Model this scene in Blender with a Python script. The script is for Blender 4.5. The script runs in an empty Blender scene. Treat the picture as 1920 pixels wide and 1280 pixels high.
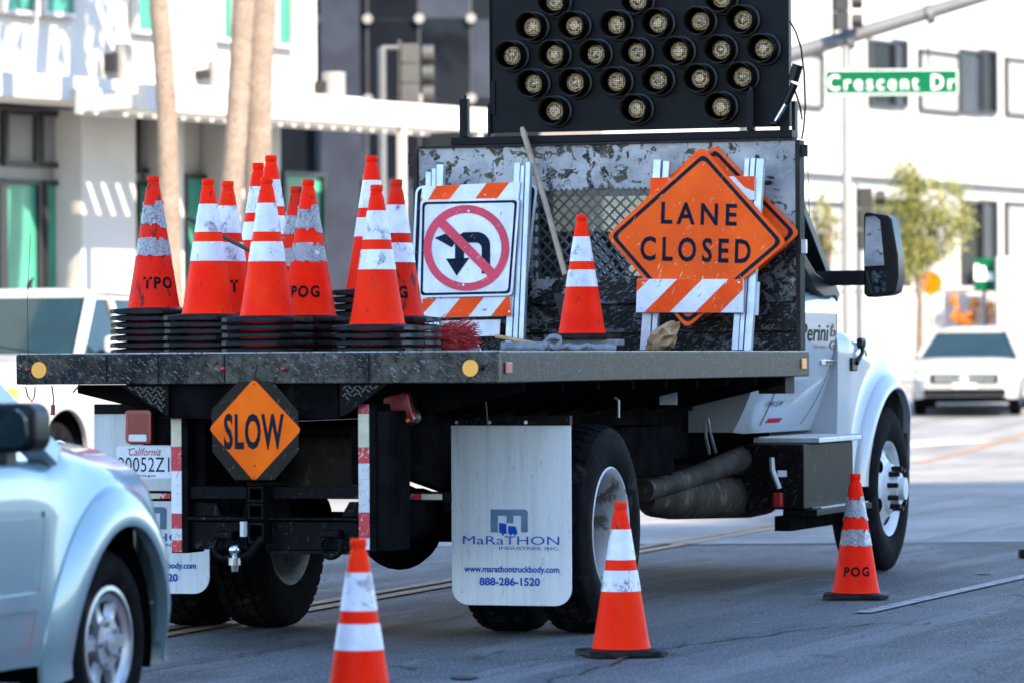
import bpy, bmesh, math, random
from mathutils import Vector, Matrix

# ------------------------------------------------------------------ camera, sky, sun, exposure
scene = bpy.context.scene
R = math.radians
PI = math.pi
rnd = random.Random(11)
F = 8000.0                      # focal length in photo pixels (1920 wide)
CAMZ = 1.37
PITCH = 32 / 8000.0
ROLL = -0.0058
cd = bpy.data.cameras.new('camera')
cam = bpy.data.objects.new('camera', cd)
scene.collection.objects.link(cam)
scene.camera = cam
CM = Matrix.Translation((0, 0, CAMZ)) @ Matrix.Rotation(PI / 2 + PITCH, 4, 'X') @ Matrix.Rotation(ROLL, 4, 'Z')
cam.matrix_world = CM
cd.sensor_width = 36.0
cd.lens = 36.0 * F / 1920.0
cd.clip_start = 0.5
cd.clip_end = 2000
cd.dof.use_dof = True
cd.dof.focus_distance = 22.5
cd.dof.aperture_fstop = 3.3
cd.dof.aperture_blades = 0

SUN_EL = 36.0
SUN_AZ = 32.0                   # degrees to the right of straight behind the camera
sdir = Vector((math.sin(R(SUN_AZ)) * math.cos(R(SUN_EL)), -math.cos(R(SUN_AZ)) * math.cos(R(SUN_EL)), math.sin(R(SUN_EL))))
world = bpy.data.worlds.new('World')
scene.world = world
world.use_nodes = True
wn = world.node_tree.nodes
wl = world.node_tree.links
sky = wn.new('ShaderNodeTexSky')
sky.sky_type = 'NISHITA'
sky.sun_disc = False
sky.sun_elevation = R(SUN_EL)
sky.sun_rotation = R(180 - SUN_AZ)
sky.air_density = 1.0
sky.dust_density = 0.2
sky.ozone_density = 3.5
wn['Background'].inputs['Strength'].default_value = 0.15
tint = wn.new('ShaderNodeMix')
tint.data_type = 'RGBA'; tint.blend_type = 'MULTIPLY'; tint.inputs[0].default_value = 1.0
tint.inputs[7].default_value = (1.03, 1.0, 0.98, 1)
wl.new(sky.outputs['Color'], tint.inputs[6])
wl.new(tint.outputs[2], wn['Background'].inputs['Color'])
sl = bpy.data.lights.new('sun', 'SUN')
sl.energy = 3.0
sl.angle = R(0.5)
sl.color = (1.0, 0.85, 0.66)
so = bpy.data.objects.new('sun', sl)
scene.collection.objects.link(so)
so.rotation_euler = sdir.to_track_quat('Z', 'Y').to_euler()
so.location = (20, -40, 40)
vs = scene.view_settings
vs.view_transform = 'Standard'
vs.look = 'None'
vs.gamma = 1.0
vs.use_curve_mapping = False
vs.exposure = 2.35
scene.cycles.use_denoising = True
scene.cycles.max_bounces = 8
scene.cycles.transparent_max_bounces = 12
scene.cycles.sample_clamp_indirect = 6.0

# ------------------------------------------------------------------ layout helpers
C3 = CM.to_3x3()
def ray(px, py): return C3 @ Vector(((px - 960) / F, (640 - py) / F, -1.0))
def atY(px, py, Y):
    d = ray(px, py); return Vector((0, 0, CAMZ)) + d * (Y / d.y)
def atG(px, py, z=0.0):
    d = ray(px, py); return Vector((0, 0, CAMZ)) + d * ((z - CAMZ) / d.z)
class Frame:
    """a upright local frame: x right, y forward (away), z up"""
    def __init__(s, o, yaw):
        s.o = Vector(o); s.yaw = yaw
        s.m = Matrix.Rotation(-yaw, 3, 'Z'); s.mi = s.m.transposed()
    def w(s, x, y, z): return s.o + s.m @ Vector((x, y, z))
    def _r(s, px, py): return s.mi @ (Vector((0, 0, CAMZ)) - s.o), s.mi @ ray(px, py)
    def ry(s, px, py, y):
        o, d = s._r(px, py); p = o + d * ((y - o.y) / d.y); return p.x, p.z
    def rx(s, px, py, x):
        o, d = s._r(px, py); p = o + d * ((x - o.x) / d.x); return p.y, p.z
TH = R(18.9)
T = Frame((-1.218, 19.995, 0), TH)            # flatbed truck: origin at the middle of the bed's rear edge
def ground_z(Y): return 0.0 if Y < 48 else (0.00066 * (Y - 48) ** 2 if Y < 85 else 0.9035 + 0.0488 * (Y - 85))

# ------------------------------------------------------------------ object helpers
def link(o, parent=None):
    scene.collection.objects.link(o)
    if parent is not None: o.parent = parent
    return o
def tag(o, label=None, cat=None, group=None, kind=None):
    if label: o['label'] = label
    if cat: o['category'] = cat
    if group: o['group'] = group
    if kind: o['kind'] = kind
    return o
def empty(name, loc=(0, 0, 0), rz=0.0, label=None, cat=None, group=None, rot=None):
    o = link(bpy.data.objects.new(name, None))
    o.location = loc; o.rotation_euler = rot if rot else (0, 0, rz); o.empty_display_size = 0.2
    return tag(o, label, cat, group)

class MB:
    def __init__(s): s.v = []; s.f = []
    def add(s, vs, fs):
        b = len(s.v); s.v += [tuple(v) for v in vs]; s.f += [tuple(i + b for i in f) for f in fs]; return s
    def box(s, x0, x1, y0, y1, z0, z1):
        return s.add([(x0,y0,z0),(x1,y0,z0),(x1,y1,z0),(x0,y1,z0),(x0,y0,z1),(x1,y0,z1),(x1,y1,z1),(x0,y1,z1)],
                     [(0,3,2,1),(4,5,6,7),(0,1,5,4),(1,2,6,5),(2,3,7,6),(3,0,4,7)])
    def bar(s, p0, p1, w, h, up=(0, 0, 1)):
        p0 = Vector(p0); p1 = Vector(p1); d = (p1 - p0).normalized(); u = Vector(up)
        a = d.cross(u)
        if a.length < 1e-4: a = d.cross(Vector((1, 0, 0)))
        a.normalize(); b = a.cross(d)
        vs = [p + a * (i * w / 2) + b * (j * h / 2) for p in (p0, p1) for i, j in ((-1,-1),(1,-1),(1,1),(-1,1))]
        return s.add(vs, [(0,1,2,3),(7,6,5,4),(0,4,5,1),(1,5,6,2),(2,6,7,3),(3,7,4,0)])
    def cyl(s, p0, p1, r0, r1=None, n=16, caps=True):
        if r1 is None: r1 = r0
        p0 = Vector(p0); p1 = Vector(p1); d = (p1 - p0).normalized()
        a = d.orthogonal().normalized(); b = d.cross(a)
        vs = []
        for p, r in ((p0, r0), (p1, r1)):
            for k in range(n):
                t = 2 * PI * k / n; vs.append(p + a * (r * math.cos(t)) + b * (r * math.sin(t)))
        fs = [(k, (k + 1) % n, n + (k + 1) % n, n + k) for k in range(n)]
        if caps: fs += [tuple(reversed(range(n))), tuple(range(n, 2 * n))]
        return s.add(vs, fs)
    def lathe(s, prof, n=24, m=None, a0=0.0, a1=2 * PI, closed=False):
        """profile of (r, h) turned about local z; m maps to place"""
        full = abs(a1 - a0 - 2 * PI) < 1e-6; k = n if full else n + 1
        vs = []
        for r, h in prof:
            for i in range(k):
                t = a0 + (a1 - a0) * i / n; p = Vector((r * math.cos(t), r * math.sin(t), h))
                vs.append(m @ p if m else p)
        fs = []
        L = len(prof)
        for j in range(L if closed else L - 1):
            j2 = (j + 1) % L
            for i in range(n if not full else k):
                i2 = (i + 1) % k if full else i + 1
                fs.append((j * k + i, j * k + i2, j2 * k + i2, j2 * k + i))
        return s.add(vs, fs)
    def tube(s, pts, r, n=8):
        pts = [Vector(p) for p in pts]; vs = []; L = len(pts); a = None
        for i, p in enumerate(pts):
            d = (pts[min(i + 1, L - 1)] - pts[max(i - 1, 0)]).normalized()
            a = d.orthogonal().normalized() if a is None else (a - d * a.dot(d)).normalized()
            b = d.cross(a); rr = r[i] if isinstance(r, (list, tuple)) else r
            vs += [p + a * (rr * math.cos(2 * PI * k / n)) + b * (rr * math.sin(2 * PI * k / n)) for k in range(n)]
        fs = [(i * n + k, i * n + (k + 1) % n, (i + 1) * n + (k + 1) % n, (i + 1) * n + k) for i in range(L - 1) for k in range(n)]
        fs += [tuple(reversed(range(n))), tuple(range((L - 1) * n, L * n))]
        return s.add(vs, fs)
    def prism(s, poly, fn, t0, t1):
        """2-D polygon (a,b) swept from t0 to t1; fn(a,b,t) -> point"""
        n = len(poly)
        vs = [fn(a, b, t0) for a, b in poly] + [fn(a, b, t1) for a, b in poly]
        return s.add(vs, [tuple(range(n)), tuple(reversed(range(n, 2 * n)))] + [(i, n + i, n + (i + 1) % n, (i + 1) % n) for i in range(n)])
    def flat(s, poly, fn, t=0.0):
        return s.add([fn(a, b, t) for a, b in poly], [tuple(range(len(poly)))])
    def ring(s, outer, inner, fn, t0, t1=None):
        n = len(outer)
        if t1 is None:
            return s.add([fn(a, b, t0) for a, b in outer] + [fn(a, b, t0) for a, b in inner], [(i, (i + 1) % n, n + (i + 1) % n, n + i) for i in range(n)])
        vs = [fn(a, b, t) for t in (t0, t1) for pl in (outer, inner) for a, b in pl]
        fs = []
        for i in range(n):
            j = (i + 1) % n
            fs += [(i, j, n + j, n + i), (2*n + j, 2*n + i, 3*n + i, 3*n + j), (j, i, 2*n + i, 2*n + j), (n + i, n + j, 3*n + j, 3*n + i)]
        return s.add(vs, fs)
    def mesh(s, name):
        me = bpy.data.meshes.new(name); me.from_pydata(s.v, [], s.f); me.update()
        bm = bmesh.new(); bm.from_mesh(me); bmesh.ops.recalc_face_normals(bm, faces=bm.faces); bm.to_mesh(me); bm.free()
        return me
    def build(s, name, m, parent=None, smooth=None, bevel=None, seg=2, label=None):
        me = s.mesh(name); return place(name, me, m, parent, smooth, bevel, seg, label)
def place(name, me, m, parent=None, smooth=None, bevel=None, seg=2, label=None):
    if m is not None and not me.materials: me.materials.append(m)
    o = link(bpy.data.objects.new(name, me), parent)
    if smooth or bevel:
        for p in me.polygons: p.use_smooth = True
        me.set_sharp_from_angle(angle=R(smooth or 40))
    if bevel:
        b = o.modifiers.new('bevel', 'BEVEL'); b.width = bevel; b.segments = seg; b.limit_method = 'ANGLE'; b.angle_limit = R(40)
        b.harden_normals = True
    if label: o['label'] = label
    return o
def box(name, m, parent, x0, x1, y0, y1, z0, z1, bevel=None, label=None):
    return MB().box(x0, x1, y0, y1, z0, z1).build(name, m, parent, None, bevel, 2, label)
def rrect(w, h, r, k=5, cx=0.0, cy=0.0):
    out = []
    for sx, sy, a in ((1, 1, 0), (-1, 1, 90), (-1, -1, 180), (1, -1, 270)):
        for i in range(k + 1):
            t = R(a + 90 * i / k); out.append((cx + sx * (w / 2 - r) + r * math.cos(t), cy + sy * (h / 2 - r) + r * math.sin(t)))
    return out
def rot2(poly, a, cx=0.0, cy=0.0):
    c, s_ = math.cos(a), math.sin(a); return [(cx + x * c - y * s_, cy + x * s_ + y * c) for x, y in poly]
def circ(r, n=40, cx=0.0, cy=0.0): return [(cx + r * math.cos(2 * PI * i / n), cy + r * math.sin(2 * PI * i / n)) for i in range(n)]
def clip(poly, x0, x1, y0, y1):
    def cut(p, ins, inter):
        out = []
        for i in range(len(p)):
            a, b = p[i - 1], p[i]
            if ins(b):
                if not ins(a): out.append(inter(a, b))
                out.append(b)
            elif ins(a): out.append(inter(a, b))
        return out
    def ix(v): return lambda a, b: (v, a[1] + (b[1] - a[1]) * (v - a[0]) / (b[0] - a[0]))
    def iy(v): return lambda a, b: (a[0] + (b[0] - a[0]) * (v - a[1]) / (b[1] - a[1]), v)
    for ins, it in ((lambda p: p[0] >= x0, ix(x0)), (lambda p: p[0] <= x1, ix(x1)), (lambda p: p[1] >= y0, iy(y0)), (lambda p: p[1] <= y1, iy(y1))):
        if poly: poly = cut(poly, ins, it)
    return poly
def copy_tree(o, parent=None):
    c = o.copy(); scene.collection.objects.link(c); c.parent = parent
    for ch in list(o.children): copy_tree(ch, c)
    return c
def text_poly(s, h, w=None, bold=0.0, shear=0.0, space=1.0):
    """built-in font lettering as a flat mesh; returns (verts2d, faces) with bbox centred, height h of capitals, width w"""
    cu = bpy.data.curves.new('t', 'FONT'); cu.body = s; cu.size = 1.0; cu.offset = bold; cu.shear = shear; cu.space_character = space
    cu.resolution_u = 3
    o = bpy.data.objects.new('t', cu); scene.collection.objects.link(o)
    dg = bpy.context.evaluated_depsgraph_get(); me = bpy.data.meshes.new_from_object(o.evaluated_get(dg))
    vs = [(v.co.x, v.co.y) for v in me.vertices]; fs = [tuple(p.vertices) for p in me.polygons]
    bpy.data.objects.remove(o); bpy.data.curves.remove(cu); bpy.data.meshes.remove(me)
    x0 = min(v[0] for v in vs); x1 = max(v[0] for v in vs); y0 = min(v[1] for v in vs); y1 = max(v[1] for v in vs)
    sy = h / (y1 - y0); sx = sy if w is None else w / (x1 - x0)
    return [((x - (x0 + x1) / 2) * sx, (y - (y0 + y1) / 2) * sy) for x, y in vs], fs
def lettering(name, s, h, w, m, parent, fn, bold=0.0, shear=0.0, space=1.0, label=None):
    v, f = text_poly(s, h, w, bold, shear, space)
    for fs in words(s, v, f): flatmesh(name, [fn(a, c) for a, c in v], fs, m, parent)
def flatmesh(name, vs, fs, m, parent):
    used = sorted({i for q in fs for i in q}); ix = {k: i for i, k in enumerate(used)}
    me = bpy.data.meshes.new(name); me.from_pydata([vs[k] for k in used], [], [tuple(ix[i] for i in q) for q in fs]); me.update()
    return place(name, me, m, parent)
def words(s, v, f):
    """split the faces of a line of lettering at its spaces"""
    n = s.count(' ')
    if not n: return [f]
    iv = sorted((min(v[i][0] for i in q), max(v[i][0] for i in q)) for q in f); gaps = []; hi = iv[0][1]
    for a, b_ in iv:
        if a > hi: gaps.append((a - hi, (a + hi) / 2))
        hi = max(hi, b_)
    cuts = sorted(g[1] for g in sorted(gaps, reverse=True)[:n]); out = [[] for _ in range(n + 1)]
    for q in f: out[sum(1 for c in cuts if v[q[0]][0] > c)].append(q)
    return [o for o in out if o]
# ------------------------------------------------------------------ materials
MAT = {}
class NT:
    def __init__(s, name):
        s.m = bpy.data.materials.new(name); s.m.use_nodes = True
        s.t = s.m.node_tree; s.n = s.t.nodes; s.l = s.t.links
        s.b = s.n['Principled BSDF']; s.out = s.n['Material Output']; s._co = None
    def node(s, typ, **kw):
        n = s.n.new(typ)
        for k, v in kw.items():
            if k in n.inputs: s.set(n.inputs[k], v)
            else: setattr(n, k, v)
        return n
    def set(s, inp, v):
        if hasattr(v, 'is_linked') or isinstance(v, bpy.types.NodeSocket): s.l.new(v, inp)
        else: inp.default_value = v
    def co(s):
        if s._co is None:
            tc = s.n.new('ShaderNodeTexCoord'); oi = s.n.new('ShaderNodeObjectInfo')
            mu = s.n.new('ShaderNodeMath'); mu.operation = 'MULTIPLY'; mu.inputs[1].default_value = 37.0
            s.l.new(oi.outputs['Random'], mu.inputs[0])
            ad = s.n.new('ShaderNodeVectorMath'); ad.operation = 'ADD'
            s.l.new(tc.outputs['Object'], ad.inputs[0]); s.l.new(mu.outputs[0], ad.inputs[1])
            s._co = ad.outputs[0]; s.rand = oi.outputs['Random']; s.raw = tc.outputs['Object']
        return s._co
    def mapped(s, scale, rot=(0, 0, 0)):
        v = s.co()
        if any(rot):
            mr = s.n.new('ShaderNodeMapping'); mr.inputs['Rotation'].default_value = rot; s.l.new(v, mr.inputs['Vector']); v = mr.outputs[0]
        mp = s.n.new('ShaderNodeMapping'); mp.inputs['Scale'].default_value = scale
        s.l.new(v, mp.inputs['Vector']); return mp.outputs[0]
    def noise(s, scale, detail=4, rough=0.55, dist=0.0, vec=None):
        n = s.n.new('ShaderNodeTexNoise'); n.inputs['Scale'].default_value = scale; n.inputs['Detail'].default_value = detail
        n.inputs['Roughness'].default_value = rough; n.inputs['Distortion'].default_value = dist
        s.l.new(vec if vec is not None else s.co(), n.inputs['Vector']); return n.outputs['Fac']
    def ramp(s, fac, a, b):
        mr = s.n.new('ShaderNodeMapRange'); mr.interpolation_type = 'SMOOTHSTEP'
        s.set(mr.inputs['Value'], fac); mr.inputs['From Min'].default_value = a; mr.inputs['From Max'].default_value = b
        return mr.outputs['Result']
    def math(s, op, a, b=0.0):
        n = s.n.new('ShaderNodeMath'); n.operation = op; s.set(n.inputs[0], a); s.set(n.inputs[1], b); return n.outputs[0]
    def mix(s, fac, a, b):
        n = s.n.new('ShaderNodeMix'); n.data_type = 'RGBA'
        s.set(n.inputs[0], fac)
        for i, v in ((6, a), (7, b)):
            if isinstance(v, (tuple, list)): n.inputs[i].default_value = (*v[:3], 1)
            else: s.l.new(v, n.inputs[i])
        return n.outputs[2]
    def cell(s, scale, feature='DISTANCE_TO_EDGE', vec=None):
        n = s.n.new('ShaderNodeTexVoronoi'); n.feature = feature; n.inputs['Scale'].default_value = scale
        s.l.new(vec if vec is not None else s.co(), n.inputs['Vector']); return n.outputs['Distance']
    def bump(s, h, strength=0.3, dist=0.01):
        n = s.n.new('ShaderNodeBump'); n.inputs['Strength'].default_value = strength; n.inputs['Distance'].default_value = dist
        s.l.new(h, n.inputs['Height']); s.l.new(n.outputs[0], s.b.inputs['Normal'])
    def base(s, v):
        if isinstance(v, (tuple, list)): s.b.inputs['Base Color'].default_value = (*v[:3], 1)
        else: s.l.new(v, s.b.inputs['Base Color'])
    def done(s, rough=0.5, metal=0.0, coat=0.0, spec=None):
        if isinstance(rough, float): s.b.inputs['Roughness'].default_value = rough
        else: s.l.new(rough, s.b.inputs['Roughness'])
        s.b.inputs['Metallic'].default_value = metal
        s.b.inputs['Coat Weight'].default_value = coat; s.b.inputs['Coat Roughness'].default_value = 0.04
        if spec is not None: s.b.inputs['Specular IOR Level'].default_value = spec
        return s.m
def plain(name, col, rough=0.5, metal=0.0, var=0.15, scale=8.0, coat=0.0, dirt=None, bump=0.0, spec=None):
    """one colour, uneven by noise; dirt = (colour, threshold, scale)"""
    k = NT(name)
    f = k.noise(scale, 6, 0.6)
    c = k.mix(k.ramp(f, 0.3, 0.7), tuple(x * (1 - var) for x in col), tuple(min(1, x * (1 + var)) for x in col))
    if dirt:
        g = k.ramp(k.noise(dirt[2], 8, 0.68, 0.4), dirt[1], dirt[1] + 0.1)
        c = k.mix(g, c, dirt[0])
    k.base(c)
    if bump: k.bump(k.noise(scale * 6, 5), bump, 0.004)
    return k.done(k.math('MULTIPLY_ADD', f, 0.2) if False else float(rough), metal, coat, spec)
def scratched(name, col, scr, amount=0.62, rough=0.5, metal=0.0, big=None, scale=1.0, spec=None, bump=0.1):
    """painted metal: fine scratches (two directions) and chips down to scr; big = (colour, threshold, scale) larger worn patches"""
    k = NT(name)
    a = k.noise(14 * scale, 3, 0.6, 0.3, k.mapped((1.0, 1.0, 11.0), (0.1, 0.75, 0.1)))
    b = k.noise(12 * scale, 3, 0.6, 0.3, k.mapped((9.0, 1.0, 1.0), (0.1, -0.35, 0.2)))
    c = k.noise(38 * scale, 6, 0.7, 0.6)
    m = k.math('MAXIMUM', k.math('MAXIMUM', k.ramp(a, amount + 0.05, amount + 0.09), k.ramp(b, amount + 0.04, amount + 0.08)), k.ramp(c, amount + 0.01, amount + 0.05))
    v = k.noise(3 * scale, 5, 0.6)
    base = k.mix(k.ramp(v, 0.3, 0.7), tuple(x * 0.8 for x in col), tuple(min(1, x * 1.15) for x in col))
    if big:
        g = k.ramp(k.noise(big[2], 9, 0.7, 0.8), big[1], big[1] + 0.03)
        base = k.mix(g, base, big[0])
    k.base(k.mix(m, base, scr))
    if bump: k.bump(m, bump, 0.002)
    return k.done(float(rough), metal, 0.0, spec)

# truck steel
BLACK = scratched('worn_black_steel', (0.004, 0.004, 0.0045), (0.05, 0.05, 0.054), 0.6, 0.45, spec=0.06)
FRAME = plain('chassis_black', (0.007, 0.007, 0.0075), 0.6, 0, 0.4, 6, dirt=((0.03, 0.026, 0.021), 0.62, 5), spec=0.0)
BOARD = plain('arrow_board_black', (0.0055, 0.006, 0.0075), 0.45, 0, 0.15, 5, spec=0.1)
HOOD = plain('lamp_hood_black', (0.0015, 0.0015, 0.002), 0.35, 0, 0.1, 9, spec=0.25)
def rail_material(rusty=True):
    k = NT('worn_bed_rail')
    v = k.noise(1.7, 5, 0.6, 0.3)
    base = k.mix(k.ramp(k.noise(5, 6, 0.65), 0.35, 0.65), (0.004, 0.0045, 0.0055), (0.012, 0.012, 0.013))
    rust = k.mix(k.ramp(k.noise(14, 7, 0.7), 0.38, 0.6), (0.03, 0.026, 0.02), (0.085, 0.074, 0.056))
    c = k.mix(k.ramp(v, 0.46, 0.56), base, rust) if rusty else base
    st = k.noise(42, 5, 0.7, 0.2, k.mapped((1.0, 1.0, 0.06)))
    c = k.mix(k.math('MULTIPLY', k.ramp(st, 0.5, 0.72), 0.4 if rusty else 0.6), c, (0.055, 0.057, 0.062))
    ch = k.noise(34, 8, 0.75, 0.8)
    c = k.mix(k.ramp(ch, 0.56, 0.6), c, (0.003, 0.003, 0.004))
    sc = k.noise(24, 3, 0.6, 0.9, k.mapped((5.0, 5.0, 1.0), (0.4, 0.9, 0.2)))
    c = k.mix(k.ramp(sc, 0.6, 0.63), c, (0.16, 0.16, 0.17))
    fl = k.noise(90, 4, 0.7, 0.3)
    c = k.mix(k.ramp(fl, 0.71, 0.75), c, (0.2, 0.2, 0.21))
    k.base(c); k.bump(ch, 0.2, 0.003)
    return k.done(0.4, 0.0, 0.0, 0.1)
RAIL = rail_material()
RAIL2 = rail_material(False)
def headboard_material():
    k = NT('worn_headboard_steel')
    k.co()
    sx = k.n.new('ShaderNodeSeparateXYZ'); k.l.new(k.raw, sx.inputs[0])
    zt = k.math('MULTIPLY', k.math('SUBTRACT', sx.outputs[2], 1.98), 0.42)       # paint is worn away higher up where loads rub
    a = k.noise(4.2, 12, 0.68, 0.6)
    bare = k.ramp(k.math('ADD', a, zt), 0.49, 0.505)
    g = k.mix(k.ramp(k.noise(4, 7, 0.65), 0.3, 0.7), (0.18, 0.184, 0.195), (0.4, 0.4, 0.405))
    g = k.mix(k.math('MULTIPLY', k.ramp(k.noise(46, 4, 0.65, 0.2, k.mapped((0.25, 1, 2.5))), 0.55, 0.72), 0.6), g, (0.5, 0.49, 0.48))
    brown = k.mix(k.ramp(k.noise(8, 6), 0.42, 0.58), (0.006, 0.006, 0.007), (0.06, 0.048, 0.03))
    cl = k.math('MULTIPLY', k.math('SUBTRACT', k.noise(2.3, 3, 0.5), 0.5), 0.55)
    blot = k.ramp(k.math('ADD', k.noise(13, 9, 0.68, 0.7), cl), 0.545, 0.56)
    c = k.mix(blot, g, brown)
    dark = k.mix(k.ramp(k.math('ADD', k.noise(15, 9, 0.72, 0.9), cl), 0.555, 0.57), (0.003, 0.003, 0.004), (0.09, 0.097, 0.11))
    c = k.mix(bare, dark, c)
    sc = k.noise(26, 3, 0.6, 0.6, k.mapped((1.0, 1.0, 7.0), (0.0, 0.35, 0.0)))
    c = k.mix(k.math('MULTIPLY', k.ramp(sc, 0.61, 0.64), 0.7), c, (0.34, 0.34, 0.35))
    k.base(c); k.bump(k.math('ADD', bare, blot), 0.15, 0.002)
    return k.done(0.42, 0.15, 0.0, 0.25)
HEADB = headboard_material()
GALV = plain('galvanised_steel', (0.5, 0.53, 0.57), 0.38, 0.55, 0.12, 12, dirt=((0.16, 0.15, 0.14), 0.68, 14))
WHITE = plain('white_truck_paint', (0.4, 0.43, 0.46), 0.28, 0, 0.03, 3, coat=0.7)
PLATEW = plain('plate_white', (0.72, 0.74, 0.78), 0.4, 0, 0.08, 9)
RUBBER = plain('tyre_rubber', (0.008, 0.008, 0.009), 0.75, 0, 0.35, 10, dirt=((0.035, 0.03, 0.025), 0.56, 7), spec=0.02)
RUBBASE = plain('cone_base_rubber', (0.003, 0.0033, 0.004), 0.55, 0, 0.4, 14, dirt=((0.022, 0.02, 0.018), 0.6, 20), spec=0.2)
RIM = plain('painted_wheel', (0.6, 0.61, 0.62), 0.4, 0.1, 0.1, 9, dirt=((0.12, 0.1, 0.08), 0.6, 8))
RIMDIRTY = plain('dusty_wheel', (0.36, 0.36, 0.36), 0.55, 0.1, 0.2, 7, dirt=((0.1, 0.085, 0.065), 0.52, 6))
CHROME = plain('bright_metal', (0.62, 0.63, 0.65), 0.18, 1.0, 0.08, 10)
LUG = plain('black_plastic', (0.003, 0.003, 0.0035), 0.4, 0, 0.2, 12, spec=0.25)
AMBER = plain('amber_reflector', (0.85, 0.33, 0.012), 0.3, 0, 0.06, 12, coat=0.4)
REDL = plain('red_lens', (0.3, 0.008, 0.014), 0.25, 0, 0.2, 14, coat=0.5)
REDT = scratched('red_tape', (0.5, 0.015, 0.03), (0.65, 0.63, 0.6), 0.6, 0.4)
WHT = scratched('white_tape', (0.62, 0.62, 0.62), (0.3, 0.24, 0.16), 0.6, 0.4)
CREAM = plain('cream_tape', (0.55, 0.49, 0.34), 0.4, 0, 0.15, 12)
def flap_material():
    k = NT('white_mudflap')
    st = k.noise(16, 5, 0.65, 0.3, k.mapped((1.0, 1.0, 0.05)))
    c = k.mix(k.ramp(st, 0.42, 0.72), (0.66, 0.675, 0.67), (0.55, 0.56, 0.55))
    c = k.mix(k.ramp(k.noise(70, 3, 0.5, 0.0, k.mapped((1.0, 1.0, 0.25))), 0.69, 0.75), c, (0.3, 0.3, 0.29))
    drip = k.noise(11, 2, 0.4, 1.2, k.mapped((2.4, 2.4, 0.12)))
    c = k.mix(k.math('MULTIPLY', k.ramp(k.math('ABSOLUTE', k.math('SUBTRACT', drip, 0.5)), 0.01, 0.0), 0.35), c, (0.22, 0.21, 0.18))
    k.base(c); return k.done(0.5)
FLAP = flap_material()
BLUEINK = plain('blue_print', (0.012, 0.08, 0.36), 0.5, 0, 0.12, 20, spec=0.03)
GREYBLUE = plain('grey_blue_print', (0.12, 0.2, 0.28), 0.5, 0, 0.15, 14, spec=0.03)
INK = plain('black_print', (0.012, 0.016, 0.024), 0.5, 0, 0.3, 20, dirt=((0.3, 0.13, 0.06), 0.7, 24), spec=0.03)
STENCIL = plain('stencil_black', (0.012, 0.01, 0.012), 0.6, 0, 0.3, 20, spec=0.03)
NAVYC = plain('navy_letters', (0.006, 0.013, 0.026), 0.5, 0, 0.2, 20, dirt=((0.4, 0.2, 0.13), 0.69, 18), spec=0.03)
NAVY = scratched('navy_print', (0.006, 0.014, 0.028), (0.5, 0.42, 0.38), 0.645, 0.5, bump=0, spec=0.05)
INKRED = plain('red_print', (0.42, 0.02, 0.05), 0.5, 0, 0.1, 20, spec=0.03)
INKGREEN = plain('dark_green_print', (0.012, 0.035, 0.02), 0.5, 0, 0.1, 20, spec=0.03)
INKBROWN = plain('brown_print', (0.2, 0.15, 0.1), 0.5, 0, 0.1, 20, spec=0.03)
SIGNO = scratched('orange_sign_sheeting', (0.98, 0.105, 0.008), (0.85, 0.62, 0.5), 0.645, 0.45, bump=0, spec=0.08, scale=0.8)
SIGNO2 = scratched('bright_orange_sheeting', (1.0, 0.13, 0.001), (0.75, 0.3, 0.1), 0.68, 0.35, bump=0, spec=0.1)
SIGNW = scratched('white_sign_sheeting', (0.7, 0.7, 0.71), (0.2, 0.17, 0.14), 0.635, 0.4, bump=0)
STRIPEO = scratched('orange_stripe_sheeting', (0.97, 0.075, 0.005), (0.75, 0.6, 0.5), 0.635, 0.4, bump=0, spec=0.08)
SIGNR = scratched('crimson_sign_print', (0.6, 0.006, 0.04), (0.7, 0.5, 0.52), 0.645, 0.4, bump=0)
PADBLK = scratched('black_paddle_sheeting', (0.005, 0.005, 0.006), (0.2, 0.18, 0.16), 0.63, 0.25, spec=0.12)
WOOD = plain('weathered_wood', (0.33, 0.24, 0.16), 0.65, 0, 0.25, 9, dirt=((0.14, 0.1, 0.07), 0.6, 22))
WOODB = plain('tan_wood', (0.42, 0.25, 0.1), 0.6, 0, 0.2, 9)
BRISTLE = plain('red_bristle', (0.48, 0.035, 0.04), 0.55, 0, 0.3, 30)
STRAP = plain('grey_webbing', (0.22, 0.235, 0.25), 0.7, 0, 0.25, 22, bump=0.3)
PAPER = plain('brown_paper', (0.38, 0.235, 0.12), 0.75, 0, 0.18, 9, bump=0.2)
def cone_material(name, a, b, dirt):
    k = NT(name)
    k.co()
    c = k.mix(k.ramp(k.noise(5, 5, 0.6), 0.3, 0.7), a, b)
    c = k.mix(k.math('MULTIPLY', k.rand, 0.5), c, (0.8, 0.016, 0.006))
    sc = k.noise(30, 4, 0.6, 0.6, k.mapped((1.0, 1.0, 0.3), (0.3, 0.2, 0.4)))
    c = k.mix(k.ramp(sc, dirt, dirt + 0.08), c, (0.13, 0.025, 0.018))
    sm = k.noise(6, 8, 0.7, 0.5)
    c = k.mix(k.math('MULTIPLY', k.ramp(sm, dirt - 0.1, dirt + 0.15), 0.55), c, (0.3, 0.05, 0.03))
    k.base(c)
    return k.done(0.5, 0, 0.0, 0.06)
CONE = cone_material('cone_orange', (0.95, 0.012, 0.002), (1.0, 0.034, 0.003), 0.64)
CONED = cone_material('cone_dirty_red', (0.68, 0.012, 0.005), (0.8, 0.02, 0.006), 0.56)
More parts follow.
